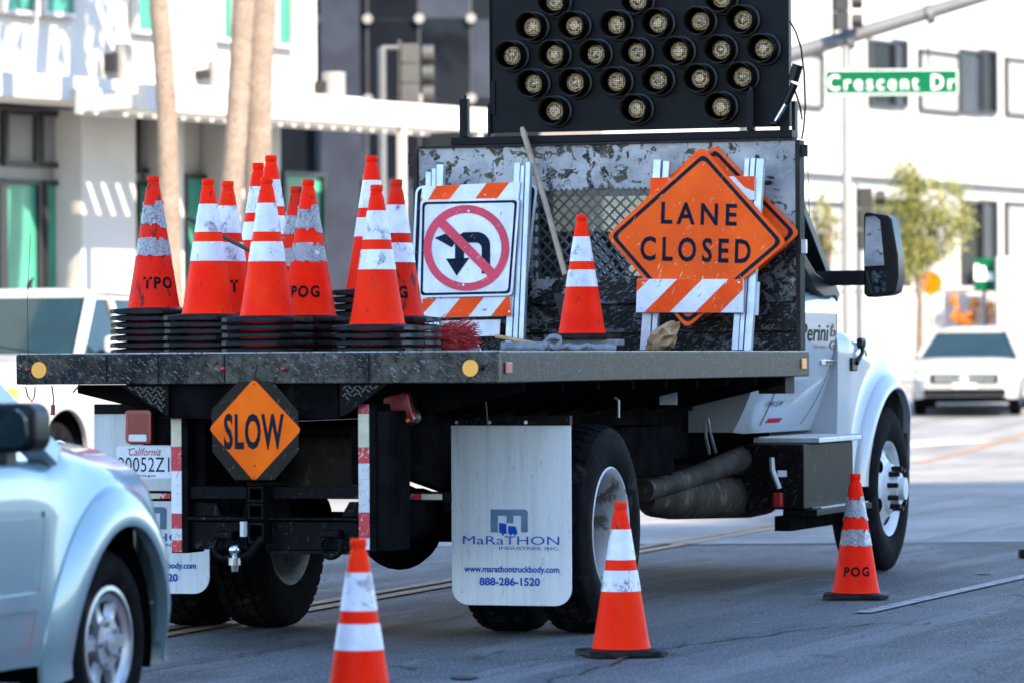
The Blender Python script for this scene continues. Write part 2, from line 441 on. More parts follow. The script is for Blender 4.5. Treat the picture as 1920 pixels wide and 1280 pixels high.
def band_material(name, wear):
    k = NT(name)
    c = k.mix(k.ramp(k.noise(10, 5, 0.6), 0.3, 0.7), (0.6, 0.6, 0.68), (0.76, 0.76, 0.84))
    wob = k.n.new('ShaderNodeVectorMath'); wob.operation = 'ADD'
    nn = k.n.new('ShaderNodeTexNoise'); nn.inputs['Scale'].default_value = 22; k.l.new(k.co(), nn.inputs['Vector'])
    sc = k.n.new('ShaderNodeVectorMath'); sc.operation = 'SCALE'; sc.inputs['Scale'].default_value = 0.05
    k.l.new(nn.outputs['Color'], sc.inputs[0]); k.l.new(k.co(), wob.inputs[0]); k.l.new(sc.outputs[0], wob.inputs[1])
    mp = k.n.new('ShaderNodeMapping'); mp.inputs['Scale'].default_value = (1, 1, 0.5); k.l.new(wob.outputs[0], mp.inputs[0])
    e = k.cell(26, vec=mp.outputs[0]); e2 = k.cell(75, vec=mp.outputs[0])
    reg = k.ramp(k.noise(9, 5, 0.6), 0.66 - wear, 0.74 - wear)
    lines = k.math('MULTIPLY', k.math('MAXIMUM', k.math('MULTIPLY', k.ramp(e, 0.025, 0.006), k.ramp(k.noise(6, 4, 0.6), 0.5, 0.6)), k.math('MULTIPLY', k.ramp(e2, 0.09, 0.02), reg)), k.ramp(k.noise(7, 3), 0.3, 0.5))
    c = k.mix(k.math('MULTIPLY', reg, 0.45 + wear), c, (0.22, 0.215, 0.225))
    c = k.mix(k.math('MULTIPLY', lines, 0.8), c, (0.05, 0.045, 0.05))
    k.base(c); return k.done(0.4)
BAND = band_material('reflective_band', 0.1)
BANDW = band_material('cracked_reflective_band', 0.32)

# setting
def asphalt_material():
    k = NT('asphalt')
    k.co()
    big = k.noise(0.35, 6, 0.62, 0.5)
    c = k.mix(k.ramp(big, 0.38, 0.62), (0.034, 0.039, 0.047), (0.088, 0.093, 0.1))
    lng = k.noise(1.1, 8, 0.66, 0.35, k.mapped((2.2, 0.2, 1.0), (0, 0, TH)))
    c = k.mix(k.math('MULTIPLY', k.ramp(lng, 0.5, 0.6), 0.8), c, (0.14, 0.142, 0.146))
    c = k.mix(k.math('MULTIPLY', k.ramp(lng, 0.45, 0.34), 0.75), c, (0.02, 0.021, 0.023))
    agg = k.noise(1.0, 5, 0.75, 0.0, k.mapped((70.0, 16.0, 1.0)))
    c = k.mix(k.math('MULTIPLY', k.ramp(agg, 0.5, 0.64), 0.75), c, (0.2, 0.2, 0.2))
    c = k.mix(k.math('MULTIPLY', k.ramp(agg, 0.48, 0.36), 0.8), c, (0.012, 0.012, 0.013))
    spots = k.noise(1.0, 7, 0.7, 0.5, k.mapped((5.0, 1.6, 1.0)))
    c = k.mix(k.math('MULTIPLY', k.ramp(spots, 0.6, 0.66), 0.8), c, (0.012, 0.012, 0.013))
    wt = k.noise(1.0, 6, 0.7, 0.6, k.mapped((9.0, 1.1, 1.0), (0, 0, 0.5)))
    c = k.mix(k.math('MULTIPLY', k.ramp(wt, 0.62, 0.7), 0.6), c, (0.22, 0.22, 0.225))
    k.base(c); k.bump(agg, 0.8, 0.01)
    return k.done(0.72, 0, 0, 0.35)
ASPHALT = asphalt_material()
def slab_material():
    k = NT('concrete_roadway')
    k.co()
    c = k.mix(k.ramp(k.noise(0.5, 6, 0.6, 0.3), 0.35, 0.65), (0.17, 0.165, 0.155), (0.27, 0.26, 0.24))
    lng = k.noise(1.0, 7, 0.65, 0.3, k.mapped((2.4, 0.14, 1.0), (0, 0, TH)))
    c = k.mix(k.math('MULTIPLY', k.ramp(lng, 0.5, 0.36), 0.6), c, (0.1, 0.098, 0.095))
    c = k.mix(k.math('MULTIPLY', k.ramp(k.noise(90, 3, 0.7), 0.5, 0.7), 0.4), c, (0.32, 0.31, 0.29))
    c = k.mix(k.ramp(k.noise(3.5, 7, 0.7, 0.4), 0.62, 0.66), c, (0.07, 0.068, 0.065))
    k.base(c); k.bump(k.noise(90, 3, 0.7), 0.4, 0.006); return k.done(0.75, 0, 0, 0.3)
SLAB = slab_material()
CONC = plain('concrete', (0.42, 0.4, 0.37), 0.8, 0, 0.12, 1.5, dirt=((0.26, 0.25, 0.23), 0.6, 3))
def paint_line(name, col, th=0.46):
    k = NT(name); w = k.noise(9, 7, 0.7, 0.4)
    c = k.mix(k.ramp(w, th, th + 0.1), col, (0.115, 0.116, 0.118)); k.base(c); k.bump(k.noise(95, 3), 0.4, 0.006); return k.done(0.65)
YELLOW = paint_line('worn_yellow_paint', (0.36, 0.17, 0.03))
WHITEL = paint_line('worn_white_paint', (0.27, 0.275, 0.28), 0.47)
SEAM = plain('tar_seam', (0.025, 0.025, 0.027), 0.6, 0, 0.3, 6)
STUCCO = plain('white_stucco', (0.44, 0.425, 0.405), 0.85, 0, 0.04, 2, bump=0.1)
STUCCO2 = plain('warm_white_stucco', (0.4, 0.385, 0.36), 0.85, 0, 0.05, 1, bump=0.1)
PANELG = plain('grey_cladding', (0.2, 0.2, 0.2), 0.5, 0, 0.08, 2)
MULLION = plain('dark_mullion', (0.03, 0.03, 0.032), 0.4, 0.3, 0.1, 4)
BLIND = plain('pale_blind', (0.3, 0.29, 0.28), 0.6, 0, 0.06, 3)
def glass_pane(name, tint, dark=0.9, rough=0.03, refl=1.0):
    k = NT(name)
    k.base(k.mix(k.ramp(k.noise(1.2, 3), 0.35, 0.65), tuple(x * 0.75 for x in tint), tint))
    k.b.inputs['IOR'].default_value = 1.45
    return k.done(float(rough), 0.0, 0.0, 0.5 * refl)
GREEN = glass_pane('green_glass', (0.055, 0.26, 0.19), refl=0.5)
DARKG = glass_pane('dark_glass', (0.008, 0.0095, 0.013), refl=0.15)
BLUEG = glass_pane('blue_grey_glass', (0.035, 0.04, 0.055), refl=0.2)
def clear_glass(name, tint):
    k = NT(name)
    tr = k.node('ShaderNodeBsdfTransparent'); tr.inputs[0].default_value = (*tint, 1)
    gl = k.node('ShaderNodeBsdfGlossy'); gl.inputs['Roughness'].default_value = 0.02; gl.inputs['Color'].default_value = (1, 1, 1, 1)
    fr = k.node('ShaderNodeFresnel'); fr.inputs['IOR'].default_value = 1.5
    no = k.ramp(k.noise(3, 3), 0.2, 0.9)
    mx = k.node('ShaderNodeMixShader'); k.l.new(k.math('ADD', fr.outputs[0], k.math('MULTIPLY', no, 0.03)), mx.inputs[0]); k.l.new(tr.outputs[0], mx.inputs[1]); k.l.new(gl.outputs[0], mx.inputs[2])
    k.l.new(mx.outputs[0], k.out.inputs['Surface']); return k.m
WINDOW = clear_glass('tinted_car_glass', (0.42, 0.46, 0.44))
DARKWIN = glass_pane('dark_car_glass', (0.012, 0.03, 0.035), refl=0.5)
MIRRORG = plain('mirror_glass', (0.8, 0.82, 0.84), 0.02, 1.0, 0.02, 4)
BARK = scratched('palm_bark', (0.24, 0.18, 0.14), (0.13, 0.1, 0.075), 0.54, 0.9, bump=0.4)
TRUNK = plain('tree_bark', (0.16, 0.12, 0.09), 0.9, 0, 0.3, 9, bump=0.4)
def leaf_material(name, a, b):
    k = NT(name)
    k.base(k.mix(k.ramp(k.noise(2.5, 4), 0.35, 0.65), a, b)); k.b.inputs['Subsurface Weight'].default_value = 0.0
    return k.done(0.55)
LEAF = leaf_material('olive_leaf', (0.11, 0.12, 0.02), (0.25, 0.24, 0.055))
FROND = leaf_material('palm_frond', (0.05, 0.09, 0.02), (0.1, 0.13, 0.04))
ORANGEP = leaf_material('orange_leaf', (0.55, 0.17, 0.005), (0.65, 0.27, 0.01))
SIGNG = plain('green_street_sign', (0.0, 0.085, 0.035), 0.4, 0, 0.05, 2, spec=0.1)
SIGNGW = plain('white_sign_letters', (0.8, 0.82, 0.82), 0.4, 0, 0.03, 4)
STEELG = plain('grey_pole_steel', (0.13, 0.135, 0.14), 0.5, 0.3, 0.1, 3)
SIGNAL = plain('signal_housing', (0.014, 0.014, 0.014), 0.5, 0, 0.15, 4)
GREYSIG = plain('grey_signal_housing', (0.06, 0.06, 0.057), 0.5, 0, 0.1, 4)
PALESIG = plain('pale_signal_housing', (0.22, 0.215, 0.2), 0.5, 0, 0.08, 4)
BLUECAR = NT('light_blue_metallic'); BLUECAR.base(BLUECAR.mix(BLUECAR.ramp(BLUECAR.noise(2, 3), 0.3, 0.7), (0.22, 0.32, 0.36), (0.235, 0.335, 0.375))); BLUECAR = BLUECAR.done(0.3, 0.35, 0.8)
WHITECAR = plain('white_car_paint', (0.36, 0.355, 0.345), 0.3, 0, 0.02, 2, coat=0.6)
SEAT = plain('dark_upholstery', (0.05, 0.05, 0.055), 0.8, 0, 0.2, 6)
# ------------------------------------------------------------------ ground, road, markings
b = MB()
ys = [-60, -30, -10, 0, 10, 20, 30, 40, 48, 52, 56, 60, 64, 68, 72, 76, 80, 85, 100, 140, 200, 400]
xs = [-250, -60, -20, 0, 20, 60, 250]
b.add([(x, y, ground_z(y)) for y in ys for x in xs], [(j * len(xs) + i, j * len(xs) + i + 1, (j + 1) * len(xs) + i + 1, (j + 1) * len(xs) + i) for j in range(len(ys) - 1) for i in range(len(xs) - 1)])
tag(b.build('road', ASPHALT, None, 60), kind='structure')
b = MB(); ys = [31.2, 34, 38, 42, 46, 48, 50, 52, 54, 56, 58, 60, 62, 64, 66, 68, 70, 72, 74, 76, 78, 80, 82, 84]; xs = [-40, -8, 0, 8, 60]
b.add([(x, y + (0.4 * math.sin(x * 0.9) if y < 32 else 0), ground_z(y) + 0.005) for y in ys for x in xs], [(j * 5 + i, j * 5 + i + 1, (j + 1) * 5 + i + 1, (j + 1) * 5 + i) for j in range(len(ys) - 1) for i in range(4)])
tag(b.build('concrete_roadway', SLAB, None, 60), kind='structure')
def strip(name, pts, w, m, z=0.009, dash=None):
    """flat painted band along ground points"""
    b = MB(); P = [Vector((p[0], p[1], 0)) for p in pts]; vs = []
    for i, p in enumerate(P):
        d = (P[min(i + 1, len(P) - 1)] - P[max(i - 1, 0)]).normalized(); n = Vector((d.y, -d.x, 0))
        for s_ in (-1, 1):
            q = p + n * (s_ * w / 2); vs.append((q.x, q.y, ground_z(q.y) + z))
    b.add(vs, [(2 * i, 2 * i + 1, 2 * i + 3, 2 * i + 2) for i in range(len(P) - 1)])
    return tag(b.build(name, m), kind='structure')
dv = Vector((math.sin(R(16.6)), math.cos(R(16.6)), 0)); nv = Vector((dv.y, -dv.x, 0))
for k, off in enumerate((-0.09, 0.09)):
    p = Vector((-1.2, 23.35, 0)) + nv * off
    strip('yellow_line', [p + dv * t for t in (-14, -6, 0, 6, 12)], 0.1, YELLOW)
dw = (atG(1920, 1082) - atG(1640, 1145)).normalized()
p = atG(1640, 1145)
strip('white_lane_line', [p + dw * t for t in (-0.25, 0.6, 1.5, 3.0, 4.5, 8.0)], 0.1, WHITEL)

strip('yellow_line', [Vector((5.08, 53.6, 0)), Vector((6.3, 58.6, 0)), Vector((7.58, 63.9, 0)), Vector((9.0, 70, 0))], 0.14, YELLOW)
for k, pl in enumerate(([(1180, 1021), (1700, 1020), (1925, 1022)], [(1210, 985), (1500, 975)], [(0, 1300), (480, 1225), (800, 1165), (1150, 1105)], [(980, 1290), (1250, 1215), (1500, 1180), (1700, 1165)])):
    P = [atG(*q) for q in pl]; Q = []
    for a_, b_ in zip(P, P[1:]):
        n_ = max(2, int((b_ - a_).length / 0.12)); Q += [a_.lerp(b_, i / n_) + Vector((rnd.gauss(0, 0.012), rnd.gauss(0, 0.05), 0)) for i in range(n_)]
    strip('pavement_seam', Q + [P[-1]], 0.022 + 0.03 * (k == 0), SEAM, 0.012)
for px, py, w, h in ((870, 1272, 46, 4), (1845, 1076, 40, 3)):
    q = atG(px, py); a = [(q.x + w / 2 / 400 * math.cos(t) * (1 + 0.25 * math.sin(3 * t)), q.y + h * 0.03 * math.sin(t) * (1 + 0.2 * math.cos(2 * t)), 0.008) for t in [2 * PI * i / 14 for i in range(14)]]
    tag(MB().add(a, [tuple(range(14))]).build('road_patch', SEAM), kind='structure')
# manhole / kerb piece at the right edge, small dark wedge
q = atG(1918, 1046)
o = MB().prism(rrect(0.16, 0.1, 0.02), lambda a, c, t: (a, c, t), 0, 0.06).build('rubber_wedge', RUBBASE, None, None, 0.01); o.location = (q.x + 0.05, q.y, 0.004)
tag(o, 'small dark rubber wedge lying on the road at the right edge', 'wedge')

# ------------------------------------------------------------------ tower behind the camera that shades the foreground
def tower():
    t = empty('office_tower', (42.6, -34, 0), 0, 'tall pale office tower standing behind the viewer that shades the street', 'building')
    body = MB()
    body.box(-37.6, 0, -14, 15, 0, 46.3); body.build('wall', STUCCO2, t)
    MB().box(0.0, 55, -14, 15.01, 0, 56.0).build('wall', STUCCO2, t)
    pane = MB().box(-1.1, 1.1, -0.06, 0.06, -0.9, 0.9).mesh('window'); pane.materials.append(BLUEG)
    for i in range(14):
        for j in range(11):
            o = place('window', pane, None, t); o.location = (-34.5 + i * 5.2, 15.05, 3.2 + j * 3.8)
tower()

# ------------------------------------------------------------------ white hotel at the left
H = Frame((-6.0, 50.0, 0), R(36.6))     # y runs along the facade, x is out towards the road
def hq(px, py, x=0.0): return H.rx(px, py, x)
hot = empty('hotel_building', H.o, -H.yaw, 'white stucco building with green glass windows behind the palm trunks', 'building')
ye = hq(640, 300)[0]
zl0 = hq(200, 200)[1]; zl1 = hq(200, 153)[1]
b = MB(); b.box(-10, -0.4, -14, ye, zl1, 16)
upper = b.build('upper_wall', STUCCO, hot)
b = MB(); b.box(-0.45, 0.35, -14, ye + 0.05, zl0, zl1)
b.build('ledge', STUCCO, hot, None, 0.03)
b = MB(); b.box(-10, -1.0, -14, ye - 0.02, 0, zl0)
b.build('lower_wall', STUCCO2, hot)
def hwin(name, px0, px1, py0, py1, x, m, fr=0.06, dep=0.08, frm=MULLION):
    (y0, z1), (y1, z0) = hq(px0, py0, x), hq(px1, py1, x)
    f = MB().ring([(y0 - fr, z0 - fr), (y1 + fr, z0 - fr), (y1 + fr, z1 + fr), (y0 - fr, z1 + fr)], [(y0, z0), (y1, z0), (y1, z1), (y0, z1)], lambda a, c, t: (x + t, a, c), -0.02, dep).build('window', frm, hot)
    MB().box(x - 0.02, x + 0.02, y0, y1, z0, z1).build('pane', m, f)
for a in ((8, 60, 215, 305, -0.96, PANELG), (74, 136, 218, 308, -0.96, PANELG), (5, 66, 345, 560, -0.96, GREEN), (82, 138, 348, 560, -0.96, GREEN),
          (-50, -6, 345, 560, -0.96, GREEN), (256, 292, 222, 318, -0.96, PANELG), (256, 300, 350, 560, -0.96, GREEN), (345, 405, 335, 560, -0.96, GREEN), (530, 600, 330, 560, -0.96, GREEN)):
    hwin('window', *a)
for a in ((5, 60, -80, 22, -0.36, GREEN), (80, 133, -80, 26, -0.36, GREEN), (252, 285, -80, 58, -0.36, GREEN), (412, 430, -80, 73, -0.36, GREEN), (515, 541, -80, 84, -0.36, GREEN)):
    hwin('window', *a, frm=STUCCO2)
for yy in (-12.6, -10.2, -7.8, -5.4, -3.0):       # the facade goes on to the left
    for x_, z0, z1, m_ in ((-0.96, 0.6, 2.6, GREEN), (-0.96, 2.9, 3.6, PANELG), (-0.36, zl1 + 1.0, zl1 + 2.4, GREEN), (-0.36, zl1 + 4.2, zl1 + 5.6, GREEN)):
        f = MB().ring([(yy - .06, z0 - .06), (yy + 1.06, z0 - .06), (yy + 1.06, z1 + .06), (yy - .06, z1 + .06)], [(yy, z0), (yy + 1, z0), (yy + 1, z1), (yy, z1)], lambda a, c, t: (x_ + t, a, c), -0.02, 0.08).build('window', MULLION if x_ < -0.5 else STUCCO2, hot)
        MB().box(x_ - 0.02, x_ + 0.02, yy, yy + 1, z0, z1).build('pane', m_, f)
for px0, px1 in ((148, 250), (318, 340), (425, 520)):
    y0 = hq(px0, 300, -0.55)[0]; y1 = hq(px1, 300, -0.55)[0]
    box('column', STUCCO, hot, -0.995, -0.5, y0, y1, 0, zl0 - 0.002, 0.02)
for px0, px1, py0, py1 in ((221, 246, 82, 154), (394, 413, 114, 166), (612, 640, 135, 192)):
    (y0, z1), (y1, z0) = hq(px0, py0, -0.2), hq(px1, py1, -0.2)
    s_ = MB().cyl((-0.2, (y0 + y1) / 2, z0), (-0.2, (y0 + y1) / 2, z1), (y1 - y0) * 0.5, n=16).build('wall_lamp', PALESIG, hot, 40)
    box('lamp_bracket', MULLION, hot, -0.42, -0.2, (y0 + y1) / 2 - 0.16, (y0 + y1) / 2 - 0.06, z0 + 0.12, z1 - 0.12)
# slatted sun canopy along the ground floor and past the corner
can = empty('slatted_canopy', H.w(0, 0, 0), -H.yaw, 'white slatted sun canopy reaching out past the corner of the hotel', 'canopy')
cy1 = hq(858, 228, 0.9)[0]; cz = hq(640, 225, 0.9)[1]
for x0, x1 in ((0.36, 0.46), (1.35, 1.5)):
    box('canopy_beam', STUCCO, can, x0, x1, 0.9, cy1, cz - 0.1, cz + 0.22, 0.02)
nsl = 26
for i in range(nsl):
    yy = 1.0 + (cy1 - 1.1) * i / (nsl - 1)
    box('slat', STUCCO, can, 0.462, 1.348, yy - 0.05, yy + 0.05, cz - 0.06, cz + 0.12)
for yy in (1.3, ye - 0.6, cy1 - 0.3): box('canopy_post', STUCCO, can, 1.38, 1.47, yy, yy + 0.09, 0, cz - 0.102)

# raised pavement in front of it
b = MB(); b.prism([(-14, -30), (-14, 60), (3.2, 60), (3.2, -30)], lambda a, c, t: tuple(H.w(a, c, t)), -0.1, 0.14)
pv = b.build('pavement', CONC, None, None, 0.02); tag(pv, kind='structure')

# ------------------------------------------------------------------ dark glass building in the middle
gb = empty('glass_building', (-3, 86, ground_z(86)), 0, 'dark glass curtain wall building between the hotel and the truck', 'building')
gz = ground_z(86)
MB().box(-12, 3.6, 0.4, 8, 0, 22).build('core_wall', DARKG, gb)
S86 = F / 86.0
cols = [(x - 960) / S86 + 3 for x in (402, 499, 596, 693, 790, 887, 984)]
rows = [CAMZ + (672 - y) / S86 - gz for y in (635, 485, 335, 185, 35, -115, -265, -415)]
for i in range(len(cols) - 1):
    for j in range(len(rows) - 1):
        box('pane', DARKG if (i * 7 + j * 3) % 4 else BLUEG, gb, cols[i] + 0.02, cols[i + 1] - 0.02, 0.0, 0.03, rows[j] + 0.02, rows[j + 1] - 0.02)
box('glass_fin', BLUEG, gb, cols[2] + 0.1, cols[3] - 0.15, -0.5, -0.35, 0, 14)
for x in cols: box('mullion', STEELG, gb, x - 0.03, x + 0.03, 0.04, 0.16, 0, rows[-1])
for z in rows: box('transom', STEELG, gb, cols[0], cols[-1], 0.06, 0.14, z - 0.03, z + 0.03)
fit = MB().cyl((0, -0.16, 0), (0, 0.02, 0), 0.1, n=10).mesh('spider_fitting'); fit.materials.append(PALESIG)
for x in cols[1:6]:
    for z in rows[1:7]:
        o = place('spider_fitting', fit, None, gb, 40); o.location = (x, 0, z)

# ------------------------------------------------------------------ white building at the right
W = Frame((6.9, 100.0, 0), R(33.0))
def wq(px, py, x=0.0): return W.rx(px, py, x)
wb = empty('white_building', W.o, -W.yaw, 'white office building with staggered dark windows behind the street sign', 'building')
MB().box(-14, 0, -9, 40, 0, 24).build('wall', STUCCO, wb)
def wwin(px0, px1, py0, py1, m, dep=0.12):
    (y0, z1), (y1, z0) = wq(px0, py0), wq(px1, py1)
    f = MB().ring([(y0 - .07, z0 - .07), (y1 + .07, z0 - .07), (y1 + .07, z1 + .07), (y0 - .07, z1 + .07)], [(y0, z0), (y1, z0), (y1, z1), (y0, z1)], lambda a, c, t: (t, a, c), -0.02, dep).build('window', MULLION, wb)
    MB().box(-0.02, 0.03, y0, y1, z0, z1).build('pane', m, f)
for a in ((1440, 1536, 95, 200, BLIND), (1628, 1672, 79, 198, DARKG), (1674, 1694, 79, 198, BLUEG), (1722, 1794, 97, 210, BLIND), (1799, 1836, 97, 211, BLUEG), (1838, 1862, 97, 211, DARKG), (1884, 1990, 112, 222, BLIND),
          (1440, 1578, 378, 560, BLIND), (1802, 1836, 380, 560, DARKG), (1838, 1863, 380, 560, BLUEG), (1884, 1990, 383, 560, BLIND), (1640, 1700, 378, 560, BLUEG),
          (1500, 1560, -190, -80, DARKG), (1700, 1790, -180, -70, BLIND)):
    wwin(*a)
box('cornice', STUCCO, wb, 0.002, 0.25, -8.9, 39, wq(1700, 330)[1] - 0.1, wq(1700, 330)[1] + 0.1)
# long white site wall and things in front of it
Yw = 85.0; gz = ground_z(Yw)
sw = empty('white_wall', (12, Yw, gz), 0, 'long low white wall behind the white sedan', 'wall')
zt = atY(1800, 545, Yw).z - gz
for i in range(9):
    x0 = -9.5 + i * 4.0
    box('wall_panel', STUCCO, sw, x0, x0 + 3.985, 0, 0.3, 0, zt, 0.02)
box('coping', STUCCO, sw, -9.52, 26.52, -0.05, 0.35, zt + 0.002, zt + 0.08, 0.02)
def pt(px, py, Y): return atY(px, py, Y)
# tall white pylon and green shop sign
p0 = pt(1890, 482, 84.0); g = ground_z(84)
py_ = empty('white_pylon', (p0.x, 84.0, g), 0, 'plain white pylon beside the small green sign at right', 'pylon')
box('pylon_body', STUCCO, py_, -0.24, 0.24, -0.15, 0.15, 0.1, p0.z - g, 0.03); box('pylon_foot', CONC, py_, -0.32, 0.32, -0.22, 0.22, 0, 0.098)
p0 = pt(1846, 485, 84.2); p1 = pt(1866, 545, 84.2)
gs = empty('shop_sign', (p0.x, 84.2, ground_z(84.2)), 0, 'small green sign with a stepped white emblem left of the white pylon', 'sign')
zz = ground_z(84.2); hw = 0.21
box('sign_board', SIGNG, gs, -hw, hw, -0.03, 0.03, p1.z - zz, p0.z - zz)
box('sign_post', STEELG, gs, -0.04, 0.04, 0.032, 0.1, 0, p1.z - zz + 0.3)
zc = (p0.z + p1.z) / 2 - zz
MB().prism([(-0.2, -0.12), (-0.2, 0.2), (-0.12, 0.2), (-0.1, 0.16), (0.0, 0.16), (0.03, 0.04), (0.15, 0.04), (0.17, -0.12)], lambda a, c, t: (a, t, c + zc), -0.05, -0.032).build('white_emblem', SIGNGW, gs)
# round orange sign on a post, orange plants on the wall
p0 = pt(1745, 531, 80); g = ground_z(80)
os_ = empty('orange_sign', (p0.x, 80, g), 0, 'round orange sign on a thin post in front of the white wall', 'sign')
MB().prism(circ(0.22, 24), lambda a, c, t: (a, t, c + p0.z - g), -0.02, 0.02).build('sign_disc', SIGNO2, os_)
MB().cyl((0, 0.05, 0), (0, 0.05, p0.z - g), 0.025, n=8).build('post', STEELG, os_, 40)
def leaves(n, gen, size, m, name, parent, seed):
    r = random.Random(seed); b = MB()
    for i in range(n):
        p = Vector(gen(r)); a = Vector((r.gauss(0, 1), r.gauss(0, 1), r.gauss(0, 1))).normalized(); c = a.orthogonal().normalized(); d = a.cross(c)
        s_ = size * r.uniform(0.6, 1.3)
        b.add([p - c * s_, p + d * s_ * 0.45, p + c * s_, p - d * s_ * 0.45], [(0, 1, 2, 3)])
    me = bpy.data.meshes.new(name); me.from_pydata(b.v, [], b.f); me.update()
    return place(name, me, m, parent)
for n_, pts in enumerate(([(1788, 565), (1792, 590), (1806, 602), (1822, 596), (1828, 570)], [(1850, 596), (1858, 578), (1868, 590), (1878, 582), (1886, 565), (1886, 590)])):
    P = [pt(x, y, 84.6) for x, y in pts]; g0 = P[0]
    e = empty('orange_plant', (g0.x, 84.6, ground_z(84.6)), 0, ('left' if n_ == 0 else 'right') + ' clump of orange plant in front of the white wall', 'plant', 'orange plants at the white wall')
    base = Vector((g0.x, 84.6, ground_z(84.6)))
    leaves(420, lambda r, P=P, base=base: P[r.randrange(len(P))] - base + Vector((r.gauss(0, .055), r.gauss(0, .06), r.gauss(0, .07))), 0.05, ORANGEP, 'foliage', e, 5 + n_)
    MB().tube([(P[2] - base).to_tuple(), (P[2].x - base.x, 0, 0)], 0.03, 6).build('stem', TRUNK, e)
# trees
def tree(name, px, py, Y, rx, rz, n, label, seed, trunk_px, gap=0.35):
    c = pt(px, py, Y); g = ground_z(Y); t0 = pt(trunk_px, 560, Y)
    e = empty(name, (t0.x, Y, g), 0, label, 'tree')
    r0 = random.Random(seed); cl = []
    for i in range(46):
        u = Vector((r0.gauss(0, 1), r0.gauss(0, 1), r0.gauss(0, 1))).normalized() * (r0.random() ** 0.45)
        cl.append((Vector((c.x - t0.x + u.x * rx, u.y * rx, c.z - g + u.z * rz)), r0.uniform(0.09, 0.2) * rx / 0.8))
    b = MB()
    top = Vector((c.x - t0.x, 0, c.z - g))
    b.tube([(0, 0, 0), (0.03, 0, (c.z - g) * 0.5), top], [0.09, 0.065, 0.03], 8)
    for q, s_ in cl[:14]: b.tube([(0.03, 0, (c.z - g) * r0.uniform(0.45, 0.8)), (q * 0.6 + top * 0.4).to_tuple(), q.to_tuple()], [0.035, 0.02, 0.008], 5)
    b.build('trunk', TRUNK, e, 50)
    def gen(r):
        q, s_ = cl[r.randrange(len(cl))]
        return q + Vector((r.gauss(0, s_), r.gauss(0, s_), r.gauss(0, s_)))
    leaves(n, gen, 0.042, LEAF, 'crown', e, seed)
tree('street_tree', 1722, 410, 80, 0.92, 1.42, 10500, 'olive green leafy tree right of the large truck mirror', 3, 1722)
tree('street_tree', 1545, 430, 82, 0.3, 0.75, 1100, 'thin sparse young tree left of the white pole', 9, 1548)
# palms
def palm(px_t, px_b, Y, r0, r1, label, seed):
    g = ground_z(Y)
    pb = pt(px_b, 520, Y); ptp = pt(px_t, 0, Y)
    dx = (ptp.x - pb.x) / (ptp.z - pb.z); x0 = pb.x - dx * (pb.z - g)
    e = empty('palm_tree', (x0, Y, g + 0.1), 0, label, 'palm tree', 'palms in front of the hotel')
    Ht = 10.5; b = MB(); pts = []; rs = []
    for i in range(90):
        z = Ht * i / 89; pts.append((dx * z + 0.02 * math.sin(z * 1.7 + seed), 0, z)); rs.append((r1 + (r0 - r1) * z / Ht * 1.0) * (1.0 + (0.04 if i % 2 else -0.02)))
    b.tube(pts, rs, 14); b.build('trunk', BARK, e, 60)
    rr = random.Random(seed); f = MB(); tx = dx * Ht
    for k in range(22):
        a = rr.uniform(0, 2 * PI); up = rr.uniform(-0.2, 1.0); L = rr.uniform(1.1, 1.6); prev = None
        for i in range(9):
            t = i / 8; p = Vector((tx + math.cos(a) * L * t, math.sin(a) * L * t, Ht + L * (up * t - 0.9 * t * t)))
            if prev is not None:
                d = (p - prev).normalized(); s_ = d.cross(Vector((0, 0, 1))).normalized()
                for q in (-1, 1): f.add([prev, p, p + s_ * q * 0.35 * (1 - t * 0.7) - Vector((0, 0, 0.12))], [(0, 1, 2)])
            prev = p
    me = bpy.data.meshes.new('fronds'); me.from_pydata(f.v, [], f.f); me.update(); place('fronds', me, FROND, e)
palm(298, 324, 46.5, 0.085, 0.125, 'leftmost straight palm trunk in front of the hotel', 1)
palm(463, 418, 46.2, 0.1, 0.13, 'leaning palm trunk, middle of the three at the hotel', 2)
palm(497, 474, 47.4, 0.12, 0.16, 'thickest palm trunk, rightmost of the three at the hotel', 3)

# ------------------------------------------------------------------ traffic signals, mast arm, street sign
def signal(name, px0, px1, py0, py1, Y, m, label, rz=0.0, n=3, post=None, mast=None):
    a = pt(px0, py1, Y); c = pt(px1, py0, Y); w = c.x - a.x; h = c.z - a.z; g = ground_z(Y)
    e = empty(name, ((a.x + c.x) / 2, Y, a.z), rz, label, 'traffic light')
    for i in range(n):
        z0 = h * i / n
        MB().prism(rrect(w * 0.62, h / n - 0.01, 0.03, 3), lambda u, v, t: (u - w * 0.1, t, v + z0 + h / n / 2), -0.08, 0.1).build('housing', m, e, None, 0.008)
        MB().lathe([(w * 0.3, 0), (w * 0.31, 0.16), (w * 0.27, 0.16), (w * 0.26, 0)], 18, Matrix.Translation((-w * 0.1 + w * 0.45, 0, z0 + h / n / 2)) @ Matrix.Rotation(PI / 2, 4, 'Y'), closed=True).build('visor', m, e, 40)
    box('mount_bracket', m, e, -w * 0.52, -w * 0.42, -0.03, 0.03, -0.05, h + 0.05)
    return e, a, c
e, a, c = signal('traffic_light', 748, 800, 82, 195, 60, GREYSIG, 'grey traffic light left of the arrow board in front of the dark glass building')
pp = pt(716, 90, 60); x_ = pp.x - e.location.x
MB().cyl((x_, 0, -e.location.z + ground_z(60)), (x_, 0, pp.z - e.location.z), 0.06, n=12).build('pole', STEELG, e, 40)
MB().cyl((x_, 0, pp.z - e.location.z), (-0.15, 0, pp.z - e.location.z), 0.035, n=10).build('arm', STEELG, e, 40)
Ym = 65.0
m0 = pt(1400, 128, Ym); m1 = pt(1860, -12, Ym)
